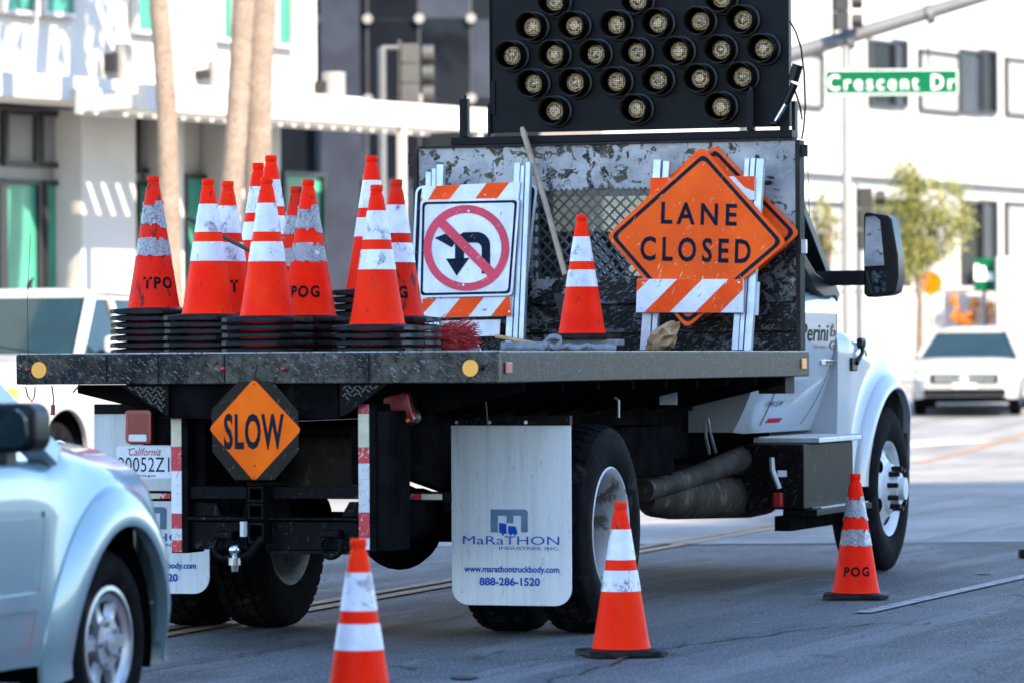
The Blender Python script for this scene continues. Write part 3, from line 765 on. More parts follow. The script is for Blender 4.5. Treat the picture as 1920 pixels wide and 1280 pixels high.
ma = empty('signal_mast', (m0.x, Ym, ground_z(Ym)), 0, 'grey steel mast arm slanting up over the green street sign', 'mast arm')
zo = ground_z(Ym)
MB().cyl((0, 0, 0), (0, 0, m0.z - zo + 0.3), 0.15, 0.12, 18).build('pole', STEELG, ma, 40)
m2 = m0 + (m1 - m0) * 1.7
MB().cyl((0, 0, m0.z - zo), (m2.x - m0.x, 0, m2.z - zo), 0.125, 0.08, 18).build('arm', STEELG, ma, 40)
for px, py in ((1593, 75), (1743, 27)):
    q = pt(px, py, Ym); MB().lathe([(0.13, -0.05), (0.15, -0.05), (0.15, 0.05), (0.13, 0.05)], 16, Matrix.Translation((q.x - m0.x, 0, q.z - zo)) @ Matrix.Rotation(R(73), 4, 'Y'), closed=True).build('clamp', STEELG, ma, 40)
signal('traffic_light', 1561, 1603, -50, 58, Ym - 0.3, SIGNAL, 'dark traffic light mounted on the mast arm above the street sign')
e, a, c = signal('traffic_light', 1606, 1648, 352, 470, 72, SIGNAL, 'dark low traffic light half hidden behind the large truck mirror')
MB().cyl((-0.15, 0, -e.location.z + ground_z(72)), (-0.15, 0, 0.0), 0.06, n=12).build('pole', STEELG, e, 40)
s0 = pt(1545, 180, Ym); s1 = pt(1797, 129, Ym)
ss = empty('street_sign', ((s0.x + s1.x) / 2, Ym, s0.z), 0, 'green street name sign reading Crescent Dr hanging from the mast arm', 'street sign')
w = s1.x - s0.x; h = s1.z - s0.z
MB().prism(rrect(w, h, 0.03), lambda a, c, t: (a, t, c + h / 2), -0.02, 0.02).build('sign_board', SIGNG, ss)
MB().ring(rrect(w - 0.02, h - 0.02, 0.03), rrect(w - 0.05, h - 0.05, 0.02), lambda a, c, t: (a, t, c + h / 2), -0.023).build('sign_border', SIGNGW, ss)
lettering('sign_lettering', 'Crescent Dr', h * 0.56, w * 0.94, SIGNGW, ss, lambda a, c: (a, -0.026, c + h * 0.49), 0.0, 0, 1.35)
for px, py0, py1 in ((1594, 85, 131), (1741, 35, 130)):
    q0 = pt(px, py0, Ym); q1 = pt(px, py1, Ym)
    MB().cyl((q0.x - ss.location.x, 0, q0.z - s0.z), (q1.x - ss.location.x, 0, q1.z - s0.z + 0.02), 0.015, n=6).build('hanger', MULLION, ss)
q0 = pt(1586, 178, 74)
lp_ = empty('light_pole', (q0.x, 74, ground_z(74)), 0, 'slim white pole standing below the street sign', 'pole')
MB().cyl((0, 0, 0.25), (0, 0, 7.5), 0.09, 0.07, 14).build('shaft', PALESIG, lp_, 40); MB().cyl((0, 0, 0), (0, 0, 0.248), 0.14, n=14).build('base', PALESIG, lp_, 40)
# ------------------------------------------------------------------ car bodies
def lerp_keys(keys, y):
    if y <= keys[0][0]: return keys[0][1:]
    for a, b_ in zip(keys, keys[1:]):
        if y <= b_[0]:
            t = (y - a[0]) / (b_[0] - a[0]); return tuple(u + (v - u) * t for u, v in zip(a[1:], b_[1:]))
    return keys[-1][1:]
def loft(keys, arches, dy=0.04, ns=16, nc=10, both=True, xin=0.0):
    """keys: (y, zb, zs, zt, w, n, tuck) ; arches: (yc, zc, R, amp, width).  returns MB of the skin"""
    y0, y1 = keys[0][0], keys[-1][0]; N = max(2, int((y1 - y0) / dy)); Y = [y0 + (y1 - y0) * i / N for i in range(N + 1)]
    b = MB(); rows = []
    for y in Y:
        zb, zs, zt, w, n, tk = lerp_keys(keys, y); pts = []
        for k in range(ns + 1):
            t = k / ns; pts.append((w - tk * (1 - t) ** 2, zb + (zs - zb) * t))
        for k in range(1, nc + 1):
            a = PI / 2 * k / nc; cx = math.cos(a); sx = math.sin(a)
            pts.append((xin + (w - xin) * max(cx, 0) ** (2 / n), zs + (zt - zs) * sx ** (2 / n)))
        out = []
        for x, z in pts:
            for yc, zc, Ra, amp, wd in arches:
                r = math.hypot(y - yc, z - zc)
                if x > xin + 0.3 * (w - xin): x += amp * math.exp(-(max(r - Ra, 0) / wd) ** 2) * (1 if r > Ra * 0.6 else 0)
            out.append((x, y, z))
        rows.append(out)
    M_ = len(rows[0]); V = [list(p) for r in rows for p in r]
    def cut(i):
        x, y, z = V[i]
        for yc, zc, Ra, amp, wd in arches:
            if math.hypot(y - yc, z - zc) < Ra and i % M_ <= ns + 2: return (yc, zc, Ra)
    fl = [cut(i) for i in range(len(V))]
    fs = []
    for i in range(N):
        for j in range(M_ - 1):
            q = (i * M_ + j, (i + 1) * M_ + j, (i + 1) * M_ + j + 1, i * M_ + j + 1)
            if all(fl[k] for k in q): continue
            fs.append(q)
    for i, c in enumerate(fl):
        if c:
            yc, zc, Ra = c; dy_, dz = V[i][1] - yc, V[i][2] - zc; r = math.hypot(dy_, dz) or 1e-3
            V[i][1] = yc + dy_ / r * Ra; V[i][2] = zc + dz / r * Ra
    b.add(V, fs)
    # lip turned inwards at each arch
    for yc, zc, Ra, amp, wd in arches:
        arc = []
        for k in range(41):
            a = PI * 1.08 * k / 40 - PI * 0.04; y = yc + Ra * math.cos(a); z = zc + Ra * math.sin(a)
            zb, zs, zt, w, n, tk = lerp_keys(keys, y)
            if z < zb: continue
            t = min(1, (z - zb) / max(zs - zb, 1e-3)); arc.append((w - tk * (1 - t) ** 2 + amp, y, z))
        vs = [p for p in arc] + [(p[0] - 0.03, p[1], p[2]) for p in arc]; m = len(arc)
        b.add(vs, [(k, k + 1, m + k + 1, m + k) for k in range(m - 1)])
    if both:
        n0 = len(b.v); b.add([(-x, y, z) for x, y, z in b.v], [tuple(reversed(f)) for f in b.f])
    def cap(row):
        pts = [tuple(p) for p in row]; pts2 = [(-x, y, z) for x, y, z in reversed(pts)] if both else [(xin, pts[-1][1], pts[0][2])]
        b.add(pts + pts2, [tuple(range(len(pts) + len(pts2)))])
    cap(V[:M_]); cap(V[-M_:])
    return b
def patch(keys, arches, y0, y1, z0, z1, off=0.006, side=1, ny=24, nz=14, shape=None):
    """a panel lying just proud of the body side between y0..y1, z0..z1"""
    b = MB(); V = []
    for i in range(ny + 1):
        for j in range(nz + 1):
            y = y0 + (y1 - y0) * i / ny; z = z0 + (z1 - z0) * j / nz
            if shape: y, z = shape(i / ny, j / nz)
            zb, zs, zt, w, n, tk = lerp_keys(keys, y); t = max(0, min(1, (z - zb) / (zs - zb)))
            x = w - tk * (1 - t) ** 2
            for yc, zc, Ra, amp, wd in arches: x += amp * math.exp(-(max(math.hypot(y - yc, z - zc) - Ra, 0) / wd) ** 2)
            V.append((side * (x + off), y, z))
    fs = [(i * (nz + 1) + j, (i + 1) * (nz + 1) + j, (i + 1) * (nz + 1) + j + 1, i * (nz + 1) + j + 1) for i in range(ny) for j in range(nz)]
    n = len(V); rim = [i * (nz + 1) for i in range(ny + 1)] + [ny * (nz + 1) + j for j in range(1, nz + 1)] + [i * (nz + 1) + nz for i in range(ny - 1, -1, -1)] + [j for j in range(nz - 1, 0, -1)]
    V2 = [(x - side * (off + 0.01), y, z) for x, y, z in [V[k] for k in rim]]
    b.add(V + V2, fs + [(rim[k], rim[(k + 1) % len(rim)], n + (k + 1) % len(rim), n + k) for k in range(len(rim))])
    return b
def body_x(keys, arches, y, z):
    zb, zs, zt, w, n, tk = lerp_keys(keys, y); t = max(0, min(1, (z - zb) / max(zs - zb, 1e-3))); x = w - tk * (1 - t) ** 2
    if z > zs and zt > zs: x = w * max(0.0, 1 - min(1, (z - zs) / (zt - zs)) ** n) ** (1 / n)
    for yc, zc, Ra, amp, wd in arches: x += amp * math.exp(-(max(math.hypot(y - yc, z - zc) - Ra, 0) / wd) ** 2)
    return x
def arch_flare(keys, arches, i, wdt, off, side, m, parent, a0=-12, a1=192):
    yc, zc, Ra = arches[i][:3]; n = 56; prof = ((0.0, -0.06), (0.0, 0.75), (0.12, 1.0), (0.5, 0.95), (0.85, 0.7), (1.0, 0.35), (1.02, -0.3)); V = []
    for k in range(n + 1):
        a = R(a0 + (a1 - a0) * k / n)
        for u, h in prof:
            r_ = Ra - 0.004 + wdt * u; y = yc + r_ * math.cos(a); z = zc + r_ * math.sin(a); V.append((side * (body_x(keys, arches, y, z) + off * h), y, z))
    M_ = len(prof); b = MB(); b.add(V, [(k * M_ + j, (k + 1) * M_ + j, (k + 1) * M_ + j + 1, k * M_ + j + 1) for k in range(n) for j in range(M_ - 1)])
    return b.build('arch_flare', m, parent, 45)
XAX = Matrix.Rotation(PI / 2, 4, 'Y')
def tyre_mesh(r, w, rim_r, name='tyre', blocks=0):
    s = w / 2
    pr = [(rim_r, -s * 0.72), (rim_r + 0.02, -s * 0.86), (rim_r + (r - rim_r) * 0.45, -s), (r - 0.045, -s * 0.95), (r - 0.012, -s * 0.84), (r, -s * 0.7)]
    for g in (-0.4, 0.0, 0.4): pr += [(r, s * g - 0.012), (r - 0.012, s * g - 0.01), (r - 0.012, s * g + 0.01), (r, s * g + 0.012)]
    pr += [(r, s * 0.7), (r - 0.012, s * 0.84), (r - 0.045, s * 0.95), (r - 0.055, s * 0.96), (r - 0.06, s * 0.985), (rim_r + (r - rim_r) * 0.45, s), (rim_r + 0.035, s * 0.93), (rim_r + 0.02, s * 0.86), (rim_r, s * 0.72)]
    b = MB(); b.lathe(pr, 72, XAX)
    if blocks:
        for k in range(blocks):
            for q, (c0, c1) in enumerate(((-0.86, -0.5), (-0.42, -0.03), (0.03, 0.42), (0.5, 0.86))):
                a = 2 * PI * (k + 0.5 * (q % 2)) / blocks; da = 2 * PI / blocks * 0.36
                vs = []
                for rr in (r - 0.006, r + 0.008):
                    for aa, cc in ((a - da, c0), (a + da, c0), (a + da, c1), (a - da, c1)):
                        sk = 0.25 * da * (1 if cc == c1 else -1); e_ = -0.012 if (abs(cc) > 0.8 and rr > r) else 0
                        vs.append((cc * s, (rr + e_) * math.cos(aa + sk), (rr + e_) * math.sin(aa + sk)))
                b.add(vs, [(0,1,2,3),(7,6,5,4),(0,4,5,1),(1,5,6,2),(2,6,7,3),(3,7,4,0)])
    me = b.mesh(name); return me
def greenhouse(root, y0b, y0t, y1b, y1t, zb, zt, wb, wt, paint, pillar=0.07, rear_glass=True, split=None, dark=None, WINDOW=WINDOW):
    """roof, pillars and glass; y0 rear, y1 front; b bottom, t top"""
    P = lambda s, y, z, w: Vector((s * w, y, z))
    rf = MB(); pts = [(-1, y0t, wt), (1, y0t, wt), (1, y1t, wt), (-1, y1t, wt)]
    N = 8; V = []; fs = []
    for i in range(N + 1):
        for j in range(N + 1):
            u = i / N * 2 - 1; v = j / N
            y = y0t + (y1t - y0t) * v; V.append((u * wt * 1.02, y, zt + 0.07 * (1 - u ** 4) * (1 - (2 * v - 1) ** 4)))
    for i in range(N):
        for j in range(N): fs.append((i * (N + 1) + j, (i + 1) * (N + 1) + j, (i + 1) * (N + 1) + j + 1, i * (N + 1) + j + 1))
    rf.add(V, fs); rf.box(-wt, wt, y0t, y1t, zt - 0.05, zt - 0.001)
    rf.build('roof', paint, root, 50)
    pm = dark or paint
    for s in (-1, 1):
        for (yb, yt) in ((y0b, y0t), (y1b, y1t)):
            MB().bar(P(s, yb, zb, wb), P(s, yt, zt, wt * 0.98), pillar, pillar, (1, 0, 0)).build('pillar', pm, root, None, 0.015)
        if split: MB().bar(P(s, split, zb, wb), P(s, split, zt - 0.02, wt * 0.98), pillar, pillar * 0.8, (1, 0, 0)).build('pillar', pm, root, None, 0.012)
        q = [P(s, y0b, zb, wb - 0.01), P(s, y1b, zb, wb - 0.01), P(s, y1t, zt - 0.03, wt - 0.02), P(s, y0t, zt - 0.03, wt - 0.02)]
        MB().add(q, [(0, 1, 2, 3)]).build('side_window', WINDOW, root)
    MB().add([P(-1, y1b, zb, wb - .02), P(1, y1b, zb, wb - .02), P(1, y1t, zt - .03, wt - .03), P(-1, y1t, zt - .03, wt - .03)], [(0, 1, 2, 3)]).build('windscreen', WINDOW, root)
    MB().add([P(-1, y0b, zb, wb - .02), P(1, y0b, zb, wb - .02), P(1, y0t, zt - .03, wt - .03), P(-1, y0t, zt - .03, wt - .03)], [(0, 1, 2, 3)]).build('rear_window', WINDOW, root)
    for s in (-1, 1):
        MB().prism(rrect(0.5, 0.75, 0.12), lambda a, c, t: (a + s * wb * 0.45, t, c + zb + 0.05), (y0b + y1b) / 2 - 0.12, (y0b + y1b) / 2 + 0.02).build('seat', SEAT, root)
    box('dashboard', SEAT, root, -wb * 0.9, wb * 0.9, y1b - 0.45, y1b - 0.12, zb - 0.2, zb - 0.01)
def steel_wheel(root, name, x, y, z, r, w, side, rim_r, rimmat, spokes=5, shared={}):
    key = (r, w, rim_r, name)
    if key not in shared: shared[key] = tyre_mesh(r, w, rim_r)
    wh = link(bpy.data.objects.new(name, None), root); wh.location = (x, y, z); wh.empty_display_size = 0.1
    if side < 0: wh.rotation_euler = (0, 0, PI)
    place('tyre', shared[key], RUBBER, wh, 50)
    b = MB(); s = w / 2
    b.lathe([(rim_r + 0.012, s * 0.8), (rim_r + 0.012, s * 0.9), (rim_r - 0.004, s * 0.92), (rim_r - 0.02, s * 0.7), (rim_r - 0.03, s * 0.2), (rim_r - 0.03, -s * 0.8)], 48, XAX)
    rim = b.build('rim', rimmat, wh, 45)
    # spoked disc
    b = MB()
    K = 60; prof_r = [0.045, 0.09, rim_r * 0.62, rim_r * 0.88, rim_r - 0.025]
    for k in range(spokes):
        a0 = 2 * PI * k / spokes
        for da0, da1 in ((-0.34, 0.34),):
            V = []; n = 6
            for i in range(n + 1):
                t = i / n; rr = 0.06 + (rim_r - 0.085) * t
                wd = (0.022 + 0.02 * (1 - t) + 0.022 * t * t); hx = s * (0.9 - 0.06 * math.sin(t * PI)) - 0.012 * t
                for q in (-1, -0.5, 0.5, 1):
                    V.append(Vector((hx - 0.02 * (abs(q) > 0.7), rr * math.cos(a0) - q * wd * math.sin(a0), rr * math.sin(a0) + q * wd * math.cos(a0))))
            b.add(V, [(i * 4 + j, i * 4 + j + 1, i * 4 + j + 5, i * 4 + j + 4) for i in range(n) for j in range(3)])
    b.lathe([(0.0, s * 1.0), (0.035, s * 0.99), (0.045, s * 0.9), (0.095, s * 0.88), (0.1, s * 0.5)], 28, XAX)
    b.lathe([(rim_r - 0.045, s * 0.76), (rim_r - 0.018, s * 0.86)], 40, XAX)
    b.build('spokes', rimmat, wh, 40)
    MB().lathe([(0.0, s * 0.2), (rim_r - 0.03, s * 0.2)], 30, XAX).build('brake_disc', FRAME, wh)
    for k in range(5):
        a = 2 * PI * (k + 0.5) / 5; MB().cyl((s * 0.86, 0.075 * math.cos(a), 0.075 * math.sin(a)), (s * 0.98, 0.075 * math.cos(a), 0.075 * math.sin(a)), 0.011, n=6).build('lug_nut', CHROME, wh)
    return wh
# ------------------------------------------------------------------ flatbed truck
truck = empty('flatbed_truck', T.o, -TH, 'white cab work truck with worn black flatbed, headboard and dark arrow board', 'truck')
def ry(px, py, y): return T.ry(px, py, y)
def rbox(name, m, px0, py0, px1, py1, y0, y1, bevel=None, parent=None):
    (x0, z1), (x1, z0) = ry(px0, py0, y0), ry(px1, py1, y0)
    return box(name, m, parent or truck, x0, x1, y0, y1, z0, z1, bevel)
# bed
SHEEN = scratched('painted_rail_sheen', (0.3, 0.32, 0.36), (0.06, 0.06, 0.065), 0.56, 0.35, 0.4)  # pale scratched tone standing in for sky reflected along the worn rail tops
box('deck', BLACK, truck, -1.155, 1.155, 0.062, 5.55, 1.33, 1.395)
rear_rail = box('rear_rail', RAIL, truck, -1.22, 1.22, 0.0, 0.06, 1.26, 1.402, 0.007)
for s in (-1, 1): box('side_rail', RAIL2, truck, min(s * 1.156, s * 1.217), max(s * 1.156, s * 1.217), 0.062, 5.55, 1.259, 1.4, 0.006)
box('rail_sheen_strip', SHEEN, truck, -1.219, 1.219, 0.003, 0.058, 1.403, 1.408)  # thin added strips that carry the painted sky reflection
for s in (-1, 1): box('rail_sheen_strip', SHEEN, truck, min(s * 1.16, s * 1.214), max(s * 1.16, s * 1.214), 0.062, 5.55, 1.401, 1.406)
for px in (200, 297, 421, 692): # welded seams in the rear rail
    x, z = ry(px, 690, 0); box('weld_seam', BLACK, rear_rail, x - 0.003, x + 0.003, -0.003, 0.01, 1.268, 1.395)
for px, py in ((73, 693), (882, 689.5)):
    x, z = ry(px, py, -0.005)
    MB().prism(circ(0.0385, 28, x, z), lambda a, c, t: (a, t, c), -0.007, 0.005).build('amber_reflector', AMBER, rear_rail, 40)
for px, py in ((53, 692), (418, 691), (532, 691), (905, 688)):
    x, z = ry(px, py, 0)
    dark = px > 900
    MB().lathe([(0.013, 0.0), (0.013, 0.006), (0.008, 0.012), (0.0, 0.014)], 14, Matrix.Translation((x, 0.0, z)) @ Matrix.Rotation(PI / 2, 4, 'X')).build('marker_light', LUG if dark else REDL, rear_rail, 60)
y_, z_ = T.rx(953, 689, 1.22); box('side_marker', REDL, truck, 1.216, 1.226, y_ - 0.045, y_ + 0.045, z_ - 0.026, z_ + 0.026, 0.003, 'red side marker')
y_, z_ = T.rx(1507, 681, 1.22); box('side_marker', AMBER, truck, 1.216, 1.226, y_ - 0.05, y_ + 0.05, z_ - 0.03, z_ + 0.03, 0.003, 'amber side marker')
# under-bed structure
for s in (-1, 1):
    box('bed_sill', FRAME, truck, s * 0.47 - 0.05, s * 0.47 + 0.05, 0.35, 5.5, 1.06, 1.258)
    box('frame_rail', FRAME, truck, s * 0.42 - 0.04, s * 0.42 + 0.04, 0.3, 9.0, 0.78, 1.058)
    for k in range(9):
        y = 0.55 + k * 0.58
        MB().prism([(s * 0.522, 1.255), (s * 1.15, 1.255), (s * 1.15, 1.215), (s * 0.522, 1.07)], lambda a, c, t, y=y: (a, y + t, c), 0, 0.05).build('outrigger', FRAME, truck)
box('underbody_cover', FRAME, truck, -0.37, 0.37, 0.5, 8.5, 1.0, 1.05)
box('rear_crossmember', FRAME, truck, ry(317, 740, 0.1)[0], ry(636, 740, 0.1)[0], 0.08, 0.34, 1.105, 1.257)
box('crossmember_flange', FRAME, truck, ry(317, 740, 0.1)[0] - 0.01, ry(636, 740, 0.1)[0] + 0.02, 0.03, 0.36, 1.098, 1.104)
TREAD = plain('worn_tread', (0.05, 0.05, 0.052), 0.4, 0, 0.3, 20)
# diamond plate gussets
def treadplate(px):
    pts = [ry(*q, 0.05) for q in px]
    g = MB().prism(pts, lambda a, c, t: (a, t, c), 0.05, 0.058).build('tread_plate_gusset', BLACK, truck)
    xs_ = [p[0] for p in pts]; zs_ = [p[1] for p in pts]; b = MB()
    def inside(x, z):
        s_ = 0; n = len(pts)
        for i in range(n):
            (x0, z0), (x1, z1) = pts[i], pts[(i + 1) % n]
            cr = (x1 - x0) * (z - z0) - (z1 - z0) * (x - x0); s_ += 1 if cr > 0.0025 else (-1 if cr < -0.0025 else 0)
        return abs(s_) == n
    i = 0; z = min(zs_)
    while z < max(zs_):
        x = min(xs_) + (0.014 if i % 2 else 0); k = 0
        while x < max(xs_):
            if inside(x, z):
                a = R(40) if (i + k) % 2 else R(-40)
                b.bar((x - 0.011 * math.cos(a), 0.049, z - 0.011 * math.sin(a)), (x + 0.011 * math.cos(a), 0.049, z + 0.011 * math.sin(a)), 0.006, 0.005, (0, 1, 0))
            x += 0.026; k += 1
        z += 0.017; i += 1
    b.build('tread_pattern', TREAD, g)['kind'] = 'stuff'
treadplate([(226, 722), (316, 722), (316, 781)])
treadplate([(637, 719), (728, 718), (650, 776), (637, 780)])
# posts with conspicuity tape
def post(px0, px1, segs, py0, py1, extra=None):
    x0 = ry(px0, 900, 0.1)[0]; x1 = ry(px1, 900, 0.1)[0]; z1 = ry(px0, py0, 0.1)[1]; z0 = ry(px0, py1, 0.1)[1]
    p = box('bumper_post', FRAME, truck, x0 - 0.004, x1 + 0.03, 0.1, 0.3, z0, z1, 0.004)
    for a, c, m in segs:
        za = ry(px0, a, 0.1)[1]; zb = ry(px0, c, 0.1)[1]
        box('reflective_tape', m, p, x0, x1, 0.095, 0.102, zb + 0.001, za)
    return p
post(322, 341, ((784, 837, CREAM), (837, 882, REDT), (882, 962, WHT), (962, 990, REDT), (990, 1012, WHT), (1012, 1034, REDT)), 783, 1036)
post(673, 693, ((757, 775, REDT), (775, 838, CREAM), (838, 868, REDT), (868, 898, WHT), (898, 960, WHT), (960, 1008, REDT), (1008, 1030, WHT)), 757, 1034)
rbox('bumper_side_plate', FRAME, 696, 770, 731, 1033, 0.12, 0.4, 0.004)
rbox('bumper_side_plate', FRAME, 345, 775, 385, 1000, 0.2, 0.4, 0.004)
# hitch
def sq_tube(px0, py0, px1, py1, y0, y1):
    (x0, z1), (x1, z0) = ry(px0, py0, y0), ry(px1, py1, y0); i = 0.012
    MB().ring([(x0, z0), (x1, z0), (x1, z1), (x0, z1)], [(x0 + i, z0 + i), (x1 - i, z0 + i), (x1 - i, z1 - i), (x0 + i, z1 - i)], lambda a, c, t: (a, t, c), y0, y1).build('hitch_receiver', BLACK, truck, None, 0.003)
    box('receiver_back', FRAME, truck, x0 + i, x1 - i, y1 - 0.04, y1 - 0.02, z0 + i, z1 - i)
for a in ((464, 911, 494, 941), (464, 943, 494, 973), (465, 979, 495, 1018)): sq_tube(*a, 0.04, 0.32)
rbox('hitch_crossbar', BLACK, 357, 911, 463, 935, 0.12, 0.18, 0.004); rbox('hitch_crossbar', BLACK, 495, 911, 672, 935, 0.12, 0.18, 0.004)
rbox('pintle_beam', BLACK, 345, 976, 463, 1030, 0.14, 0.26, 0.006); rbox('pintle_beam', BLACK, 496, 976, 672, 1032, 0.14, 0.26, 0.006)
rbox('beam_flange', BLACK, 343, 968, 463, 975, 0.1, 0.26, 0.002); rbox('beam_flange', BLACK, 496, 970, 672, 975, 0.1, 0.26, 0.002); rbox('beam_flange', BLACK, 500, 1031, 672, 1039, 0.1, 0.26, 0.002)
for q in ([(405, 942), (415, 966), (345, 966), (345, 940)], [(655, 940), (672, 940), (672, 967), (640, 967)]):
    MB().prism([ry(*c, 0.16) for c in q], lambda a, c, t: (a, t, c), 0.16, 0.2).build('hitch_gusset', BLACK, truck)
for px, py in ((423, 1018), (622, 1016)):
    x, z = ry(px, py, 0.1); b = MB()
    pts = [(x + 0.052 * math.sin(a), 0.09, z - 0.02 - 0.05 * math.cos(a)) for a in [R(-140) + R(280) * i / 20 for i in range(21)]]
    pts = [(x - 0.045, 0.09, z + 0.035)] + pts + [(x + 0.045, 0.09, z + 0.035)]
    b.tube(pts, 0.013, 8); ring = b.build('tow_ring', BLACK, truck, 60)
    box('ring_bracket', BLACK, ring, x - 0.05, x + 0.05, 0.06, 0.138, z + 0.022, z + 0.06, 0.01)
x, z = ry(445, 1030, -0.02)
b = MB(); b.lathe([(0.0, 0.028), (0.015, 0.024), (0.025, 0.012), (0.028, 0.0), (0.024, -0.014), (0.014, -0.022), (0.014, -0.034), (0.03, -0.036), (0.03, -0.07), (0.018, -0.072), (0.016, -0.1), (0.0, -0.1)], 24, Matrix.Translation((x, -0.05, z)))
ball = b.build('tow_ball', CHROME, truck, 50)
MB().tube([(x + 0.0, -0.05, z - 0.05), (x + 0.06, -0.02, z - 0.02), (x + 0.09, 0.05, z + 0.05)], 0.018, 8).build('ball_mount', BLACK, ball, 50)
xx, zz = ry(457, 985, 0.0); MB().cyl((xx, 0.0, zz - 0.05), (xx, 0.0, zz + 0.02), 0.018, n=12).build('hitch_pin', GALV, truck, 40)
DUSTY = plain('dusty_frame_plate', (0.038, 0.031, 0.024), 0.7, 0, 0.4, 5, dirt=((0.1, 0.083, 0.06), 0.55, 9), spec=0.05)
box('frame_end_plate', DUSTY, truck, -0.36, 0.36, 0.8, 0.83, 0.72, 1.0)
box('air_tank_box', FRAME, truck, -0.3, -0.14, 0.6, 0.72, 0.78, 0.9, 0.02)
# tail lights
def tail(px0, py0, px1, py1, y, rot, rev):
    (x0, z1), (x1, z0) = ry(px0, py0, y), ry(px1, py1, y); w, h = x1 - x0, z1 - z0; cx, cz = (x0 + x1) / 2, (z0 + z1) / 2
    f = lambda a, c, t: (cx + a * math.cos(rot) - c * math.sin(rot), t, cz + a * math.sin(rot) + c * math.cos(rot))
    t_ = MB().prism(rrect(w, h, 0.02), f, y, y + 0.07).build('tail_light', REDL, truck, None, 0.006)
    MB().prism(rrect(w * 1.06, h * 1.06, 0.024), f, y + 0.03, y + 0.1).build('light_housing', LUG, t_, None, 0.006)
    b = MB()
    for k in range(12): b.prism([(-w * 0.36 + k * w * 0.065, -h * 0.3), (-w * 0.36 + k * w * 0.065 + 0.002, -h * 0.3), (-w * 0.36 + k * w * 0.065 + 0.002, h * 0.38), (-w * 0.36 + k * w * 0.065, h * 0.38)], f, y - 0.003, y)
    b.build('lens_ribs', REDL, t_)
    if rev: MB().prism([(a, c - h * 0.33) for a, c in rrect(w * 0.68, h * 0.2, 0.008)], f, y - 0.006, y + 0.01).build('reverse_lens', PLATEW, t_)
    else: MB().prism([(a, c - h * 0.4) for a, c in rrect(w * 0.7, h * 0.1, 0.006)], f, y - 0.005, y + 0.01).build('reverse_lens', AMBER, t_)
tail(234, 767, 284, 831, 0.35, 0.0, True)
tail(722, 738, 771, 797, 0.35, R(14), False)
for q in (((290, 832), (310, 870)), ((700, 800), (722, 790))): pass
rbox('light_bracket', FRAME, 268, 772, 320, 834, 0.4, 0.44); rbox('light_bracket', FRAME, 700, 745, 760, 812, 0.46, 0.5)
# licence plate
(px0, pz1), (px1, pz0) = ry(218, 836, 0.36), ry(321, 896, 0.36); pw, ph = px1 - px0, pz1 - pz0; pcx, pcz = (px0 + px1) / 2, (pz0 + pz1) / 2
pl = MB().prism(rrect(pw, ph, 0.012, 4, pcx, pcz), lambda a, c, t: (a, t, c), 0.36, 0.364).build('licence_plate', PLATEW, truck)
lettering('plate_number', '90052Z1', ph * 0.46, pw * 0.94, NAVY, pl, lambda a, c: (pcx + a, 0.3585, pcz + c - ph * 0.07), 0.0, 0, 1.05)
lettering('plate_state', 'California', ph * 0.24, pw * 0.58, INKRED, pl, lambda a, c: (pcx + a + pw * 0.02, 0.3585, pcz + c + ph * 0.33), 0.0, 0.35)
lettering('plate_url', 'dmv.ca.gov', ph * 0.1, pw * 0.44, NAVY, pl, lambda a, c: (pcx + a, 0.3585, pcz + c - ph * 0.42), 0.01)
for dx in (-0.27, 0.3): MB().lathe([(0.007, 0), (0.006, 0.004), (0, 0.005)], 10, Matrix.Translation((pcx + dx * pw, 0.36, pcz + ph * 0.41)) @ Matrix.Rotation(PI / 2, 4, 'X')).build('plate_bolt', GALV, pl)
# mud flaps
def flap(px0, py0, px1, py1, y):
    (x0, z1), (x1, z0) = ry(px0, py0, y), ry(px1, py1, y); r = 0.085
    out = [(x0, z1), (x0, z0 + r)] + [(x0 + r - r * math.cos(a), z0 + r - r * math.sin(a)) for a in [PI / 2 * i / 6 for i in range(1, 7)]]
    out += [(x1 - r + r * math.sin(a), z0 + r - r * math.cos(a)) for a in [PI / 2 * i / 6 for i in range(0, 7)]] + [(x1, z1)]
    f = MB().prism(out, lambda a, c, t: (a, t, c), y, y + 0.009).build('mud_flap', FLAP, truck, None, 0.002)
    return f, x0, x1, z0, z1
YF = 1.0
fl, fx0, fx1, fz0, fz1 = flap(845.5, 797, 1072, 1136, YF)
def on(px, py): return ry(px, py, YF)
def flap_text(s, px0, px1, py0, py1, m, bold, par, shear=0, dx=0.0, sp=1.0):
    (x0, z1), (x1, z0) = on(px0, py0), on(px1, py1)
    lettering('flap_lettering', s, z1 - z0, x1 - x0, m, par, lambda a, c: ((x0 + x1) / 2 + a + dx, YF - 0.0025, (z0 + z1) / 2 + c), bold, shear, sp)
